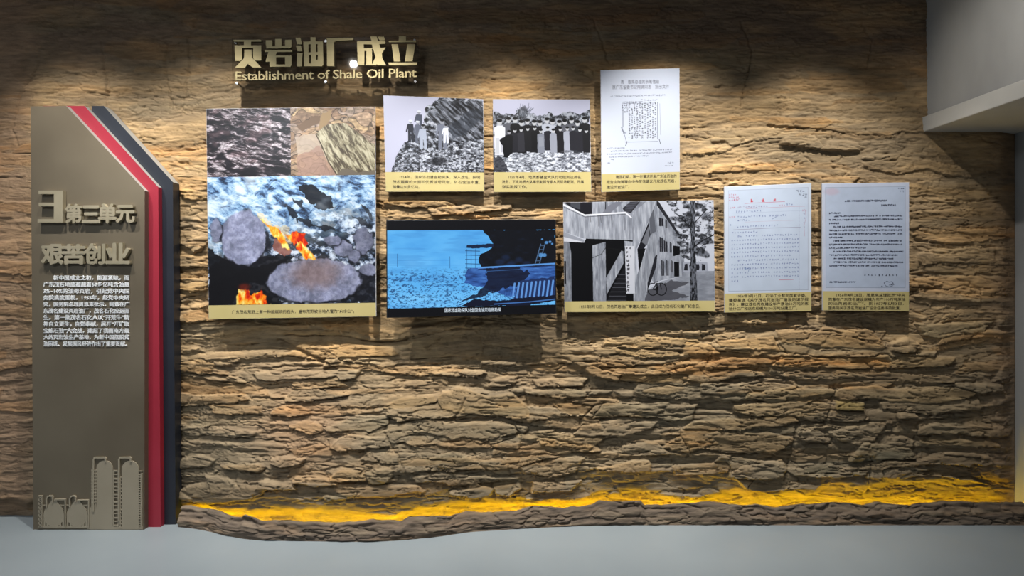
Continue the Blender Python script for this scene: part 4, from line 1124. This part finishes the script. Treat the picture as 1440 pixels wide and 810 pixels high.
INK = (.20, .21, .27)
def letter_board():
    c = [(844.5,98.5),(955.5,96),(956,266.5),(846,270)]
    m = Img(111, 145, 4, (.80, .83, .90)); X_, Y_ = m.x, m.y
    m.a *= (1 + .03 * (fbm(X_ / 30, Y_ / 30, 2, 3) - .5))[..., None]
    m.glyphs(13, 92, 32.2 + 3, 2.4, INK, 2.3, 5, .6, .3)
    m.rect(31, 55, 31.4, 80, INK, .6); m.line([(30,48),(30,84)], .4, INK, .7); m.line([(30,47),(77,47)], .35, INK, .5)
    for k in range(11):
        x = 40 + k * 3.7
        for j in range(16):
            m.glyphs(x - 1.2, x + 1.8, 46 + j * 3.15 + (k % 2), 2.4, (.10, .10, .14), 4, k * 31 + j, .85, .42, .12)
    for j in range(4): m.glyphs(29, 38, 48 + j * 3, 2.6, (.15, .15, .2), 3.2, 700 + j, .7, .4)
    m.glyphs(30, 56, 44, 3.6, (.25, .26, .32), 3.0, 9, .7, .5, 0); m.glyphs(56, 82, 41.5, 3.4, (.3, .3, .36), 4.2, 10, .6, .35)
    m.line([(80,46),(80,98)], .8, (.2, .2, .25), .7); m.line([(83,48),(84,92)], .5, (.3, .3, .36), .5)
    m.line([(28,80),(33,92),(36,104)], .5, INK, .8); m.glyphs(28, 36, 84, 5, INK, 3.6, 12, .8, .5, 0); m.line([(36,100),(34,106)], .7, INK); m.line([(82,98),(84,105)], .7, INK)
    m.line([(34,101),(80,101)], .5, INK, .6)
    for k, (x0, x1) in enumerate(((8,34),(13,101),(8,101),(8,66),(13,18),(8,13))): m.glyphs(x0, x1, 108 + k * 4.1, 1.9, (.30, .31, .38), 2.1, 40 + k, .75, .34, .04)
    m.glyphs(94, 102, 130.5, 2.0, INK, 2.3, 60, .8, .3); m.glyphs(90, 101, 135, 1.4, INK, 2.0, 61, .6, .25)
    root = board('tall_letter_board', c, -.090, .854, [('letter_print', .004, .003, .996, .854, m)],
      [('建国初期，第一份请求开发广东油页岩的', 866, 951.5, 246.5, -.018), ('报告由陶铸等向中央写信建议开发茂名页岩，', 853, 950, 253.6, -.018), ('建设页岩油厂。', 853, 885, 260.8, -.018)],
      'tall narrow white board with a handwritten letter, highest of the boards', 'document board', 5.0)
    text_mesh('heading_text', [('周　恩来总理的亲笔信给', 873, 927, 112.3, 118.0, -.01), ('原广东省委书记陶铸同志　批示文件', 861, 941, 119.6, 125.6, -.012)], -.0925, -.0915, mat('grey_ink', (.22, .23, .28), .6), root, 0)
letter_board()

def doc_page(w, h, seed, tone):
    m = Img(w, h, 4, tone); m.a *= (1 + .05 * (fbm(m.x / 14, m.y / 14, 4, seed) - .5))[..., None]
    return m
def doc_red():
    c = [(1018.5,262.5),(1141,257.5),(1141,437.5),(1019,439.5)]
    m = Img(121, 149, 4, (.80, .84, .91))
    m.rect(5, 5, 117, 146, (.76, .81, .89)); m.a *= (1 + .05 * (fbm(m.x / 14, m.y / 14, 4, 5) - .5))[..., None]
    red = (.72, .30, .38); blue = (.34, .38, .58)
    m.glyphs(6, 20, 10, 2.2, red, 2.6, 1, .8, .3); m.glyphs(6, 20, 13.5, 2.6, red, 2.8, 2, .8, .35, 0); m.glyphs(6, 23, 17, 2.8, red, 3.2, 3, .9, .45, 0)
    for k, x in enumerate((36, 52, 68)):
        m.glyphs(x, x + 4, 18.2, 4.2, (.78, .22, .28), 9, 20 + k, 1, .65, 0)
        m.glyphs(x, x + 4, 18.2, 4.2, (.78, .22, .28), 9, 50 + k, 1, .65, 0)
    m.line([(28,24),(84,23.6)], .45, red, .9)
    m.glyphs(7, 16, 28, 2.2, red, 2.8, 4, .8, .35); m.glyphs(18, 60, 27.5, 2.6, (.50, .38, .52), 3.6, 5, .8, .35); m.line([(30,31.4),(112,30.8)], .3, red, .7)
    m.glyphs(76, 86, 27.5, 2.4, red, 3, 6, .8, .35); m.glyphs(86, 97, 26.8, 2.5, blue, 3.6, 7, .9, .4)
    m.glyphs(16, 52, 34, 2.3, blue, 3.6, 8, .85, .38); m.line([(16,37.5),(108,37)], .25, blue, .35)
    m.glyphs(6, 16, 41.3, 2.3, red, 3.2, 9, .7, .35); m.glyphs(18, 88, 41.5, 2.4, blue, 3.7, 10, .85, .38)
    m.glyphs(18, 36, 46.2, 2.3, blue, 3.7, 11, .85, .38); m.line([(66,47.5),(74,43.5)], .5, blue, .9); m.line([(28,50),(96,50)], .25, red, .4)
    m.glyphs(7, 17, 52.5, 2.2, blue, 5, 12, .8, .35); m.glyphs(17, 76, 55.2, 2.2, blue, 3.7, 13, .8, .36)
    m.line([(12,60.2),(106,59.6)], .45, (.45, .40, .5), .8)
    m.glyphs(10, 46, 63, 2.3, blue, 3.7, 14, .85, .38)
    rows = [(18,104),(9,104),(9,104),(9,104),(9,104),(9,94),(18,104),(9,104),(9,104),(9,104),(9,104),(9,20)]
    for k, (a, b_) in enumerate(rows): m.glyphs(a, b_, 68.5 + k * 5.65, 2.3, blue, 3.7, 100 + k, .85, .38, .03)
    for k in range(60):
        y = 30 + k * 1.95; m.line([(104.5, y), (104.5, y + .9)], .35, (.55, .55, .68), .7)
    m.glyphs(100, 113, 8, 3.4, (.2, .2, .28), 4.4, 30, .7, .4); m.glyphs(101, 116, 12.5, 3.6, (.2, .2, .28), 3.8, 31, .8, .42); m.glyphs(108, 114, 17, 3.6, (.2, .2, .28), 4, 32, .8, .42)
    m.line([(112,35),(114,46),(111,58),(112,72)], .35, (.7, .4, .5), .7); m.glyphs(108, 115, 35, 3, (.7, .4, .5), 3.5, 33, .6, .3)
    for j in range(4): m.glyphs(110, 114, 40 + j * 6, 2.6, (.45, .42, .58), 4, 34 + j, .7, .35)
    m.line([(28,116),(34,114),(33,119)], .5, (.3, .4, .62), .9); m.glyphs(27, 33, 113, 3, (.35, .45, .65), 3, 39, .8, .4)
    m.line([(76,131.5),(96,131.3)], .6, red, .8)
    m.rect(5, 5, 117, 5.4, (.55, .58, .66), .6); m.rect(5, 145.6, 117, 146, (.55, .58, .66), .6); m.rect(5, 5, 5.4, 146, (.6, .62, .7), .5); m.rect(116.6, 5, 117, 146, (.6, .62, .7), .5)
    board('red_letterhead_board', c, -.086, .850, [('document_print', .004, .003, .996, .850, m)],
      [('1956年3月12日，石油工业部向国家计委、', 1036, 1134, 414.0, -.01), ('建委呈递《关于茂名页岩油厂建设的请示报', 1025, 1137, 419.8, -.012), ('告》，建议茂名页岩建设年产原油50万吨的炼', 1025, 1137, 425.7, -.010), ('油分二厂和远东规模为100万吨分建工厂。', 1025, 1121, 431.8, -.010)],
      'white document board printed with a red letterhead and faint blue typing', 'document board', 4.7)
doc_red()

def doc_black():
    c = [(1156,258),(1278.5,256.5),(1278.5,437.5),(1157,436.5)]
    m = Img(121, 152, 4, (.79, .82, .90))
    m.rect(4, 5, 116, 147, (.74, .79, .88)); m.a *= (1 + .06 * (fbm(m.x / 10, m.y / 10, 4, 15) - .5))[..., None]
    m.ell(13, 11, 10, 5, (.78, .70, .77), .6, .4)
    k_ = (.06, .07, .16)
    m.glyphs(106, 115, 7, 1.5, k_, 1.7, 1, .9, .4, 0); m.glyphs(109, 114, 10.5, 2.6, k_, 2.6, 2, .5, .3, 0)
    def row(x0, x1, y, sd, h=2.5): m.glyphs(x0, x1, y, h, k_, 2.35, sd, .95, .52, .04); m.glyphs(x0, x1, y + .2, h * .8, k_, 2.35, sd + 900, .6, .45, .25)
    row(31, 90, 23.2, 3, 2.7); row(82, 103, 30, 4, 2.2)
    rows = [(9,26,40.5),(16,113,45),(9,113,50),(9,24,55),(15,112,60),(9,113,65),(9,113,70.2),(9,28,75),(15,112,80),(9,113,85),(9,60,90),(15,113,95),(9,105,100),(15,100,105),(15,113,110),(9,105,115)]
    for i, (a, b_, y) in enumerate(rows): row(a, b_, y, 20 + i * 2, 2.2)
    for k, x in enumerate(range(58, 104, 5)): m.glyphs(x, x + 2.4, 128, 2.2, k_, 5, 60 + k, .9, .5, 0)
    row(9, 46, 138, 80, 2.0)
    m.line([(88,144),(86,140),(90,137.5),(93,139),(97,138),(99,140.5),(96,142),(98,144),(93,145.5),(88,144)], .5, k_, .9); m.line([(93,143),(100,142.5)], .5, k_, .9); m.ell(83, 145, .9, .8, k_)
    m.rect(4, 5, 116, 5.3, (.5, .54, .62), .6); m.rect(4, 146.7, 116, 147, (.5, .54, .62), .6); m.rect(4, 5, 4.3, 147, (.5, .54, .62), .6); m.rect(115.7, 5, 116, 147, (.5, .54, .62), .6)
    board('black_typed_board', c, -.090, .848, [('document_print', .004, .003, .996, .848, m)],
      [('1956年4月28日，周恩来总理批示“中央', 1176, 1273, 412.6, .0), ('同意在广东茂名建设规模为年产100万吨原油', 1165, 1273, 418.6, .0), ('的油页岩炼油厂”。到1957年5月3日，', 1165, 1271, 424.6, .0), ('国务院关于茂名页岩油厂设计任务书的批复。', 1165, 1267, 430.8, .0)],
      'white document board printed with dense black typing, farthest right on the wall', 'document board', 4.7)
doc_black()

# ------------------------------------------------------------------ screen
def television():
    c = [(543,309.5),(781.5,308.5),(782.5,441),(543.5,447)]
    yf = -.175
    root = empty('television', W(662, 444, yf))
    mb = MB(); mb.quadbox(c, yf, yf + .028); bevel(fix_normals(mb.build('casing', M['black_plastic'], root)), .003)
    mb = MB(); mb.quadbox(subq(c, .12, .15, .88, .86), yf + .0285, yf + .075); bevel(fix_normals(mb.build('back_housing', M['housing'], root)), .008)
    w0 = W(600, 360, yf); w1 = W(724, 400, yf)
    for xa in (w0[0], w1[0] - .05):
        mb = MB(); mb.box((xa, yf + .0755, w1[2]), (xa + .05, -.0, w0[2])); fix_normals(mb.build('wall_bracket', M['housing'], root))
    m = Img(236, 134, 4, (.002, .004, .012)); X_, Y_ = m.x, m.y
    n = fbm(X_ / 30, Y_ / 12, 4, 3)
    sky = ramp(np.clip(.55 + .5 * (n - .5) + (Y_ - 60) / 400, 0, 1), [(0, (.22, .55, .86)), (.5, (.36, .70, .95)), (1, (.50, .80, 1))])
    y0, y1 = 13, 122
    inb = ((Y_ > y0) & (Y_ < y1)).astype(np.float32)
    m.put(inb, sky)
    sand = fbm(X_ / 3, Y_ / 1.6, 4, 7, .7)
    m.put(inb * sst(62, 80, Y_) * sst(.52, .64, sand) * .75, (.10, .24, .42))
    m.put(inb * sst(.5, .7, fbm(X_ / 40, Y_ / 4, 3, 9)) * .18, (.18, .42, .70))
    for (x, a, b_) in ((14,46,64),(88,50,66)): m.line([(x, a), (x, b_)], .7, (.16, .36, .58), .8)
    m.line([(14,55),(88,55)], .6, (.22, .48, .76), .6); m.line([(0,62),(130,62)], .4, (.24, .5, .78), .5); m.line([(60,92),(130,87)], .5, (.2, .46, .72), .6)
    dkc = ramp(fbm(X_ / 9, Y_ / 5, 3, 11), [(0, (.004, .010, .03)), (.6, (.012, .026, .06)), (1, (.05, .10, .18))])
    m.put(m.pmask([(134,y0),(236,y0),(236,66),(134,66),(128,58),(130,48),(142,42),(150,34),(144,24)], 2, 3) * inb, dkc)
    m.put(m.pmask([(112,34),(150,32),(150,36),(140,38),(112,38)], 1, 4), (.05, .12, .24))
    for y in (42, 48, 54, 60, 66): m.line([(110, y), (130, y + .6)], .9, (.10, .22, .38), .8)
    for x in (112, 118, 124): m.line([(x, 40), (x, 72)], .7, (.12, .26, .44), .6)
    m.put(m.pmask([(112,66),(236,64),(236,108),(170,108),(140,96),(108,88)], 2, 6), ramp(fbm(X_ / 12, Y_ / 2.4, 4, 13, .6), [(0, (.06, .12, .28)), (.5, (.18, .34, .62)), (1, (.34, .56, .85))]))
    m.put(m.pmask([(140,66),(186,66),(200,78),(190,90),(160,98),(120,112),(100,116),(130,100),(140,84)], 4, 8) * .8, (.02, .04, .11))
    for (x, y) in ((158,58),(166,52),(176,60),(186,56),(170,64),(196,62)): m.ell(x, y, 6, 4, (.08, .15, .28), .7, .5, .8, x)
    m.line([(128,66),(236,62.5)], 2.2, (.36, .60, .88)); m.line([(128,68.5),(236,65)], .9, (.03, .06, .14)); m.line([(120,72),(236,68)], .7, (.30, .52, .80), .7)
    for x0 in (208, 214): m.line([(x0, 62), (x0 + 8, 34)], 1.2, (.30, .42, .56))
    for k in range(5): m.line([(209 + k * 1.6, 58 - k * 5.4), (215 + k * 1.6, 58 - k * 5.4)], .8, (.30, .42, .56))
    for (x, y, r) in ((216,50,3.4),(221,50,3.2),(224,32,2.6),(229,31,2),(218,27,1.6),(232,34,1.6)): m.ell(x, y, r, r * .85, (.35, .60, .85), .9, .3)
    m.put(m.pmask([(186,86),(236,82),(236,112),(176,112)], 2, 9), (.10, .18, .36))
    for k in range(10):
        x = 178 + k * 6; m.line([(x + 1, 90 - k * .3), (x - 2, 110)], 2.7, (.40, .62, .90), .9)
    m.put(m.pmask([(104,122),(120,112),(160,114),(236,108),(236,116),(200,122)], 2, 10) * inb, (.03, .06, .15))
    m.line([(150,119),(200,117),(236,114)], 1.6, (.30, .52, .82), .8)
    for k in range(12): x = 146 + k * 3.4; m.line([(x, 100 + k * .2), (x - 1, 110)], 1.0, (.26, .45, .72), .6)
    quad_print('screen', subq(c, .006, .008, .994, .992), yf - .0006, image_mat('screen_picture', m.image('screen_picture'), 1.0), root)
    text_mesh('subtitle', [('国家派出勘探队对全国含油页岩做勘探', 625.5, 704.5, 433.4, 439.4, -.012)], yf - .0016, yf - .0009, M['subtitle'], root, .004)
    tag(root, 'black wall screen showing a pale blue film scene with a white subtitle', 'television')
television()
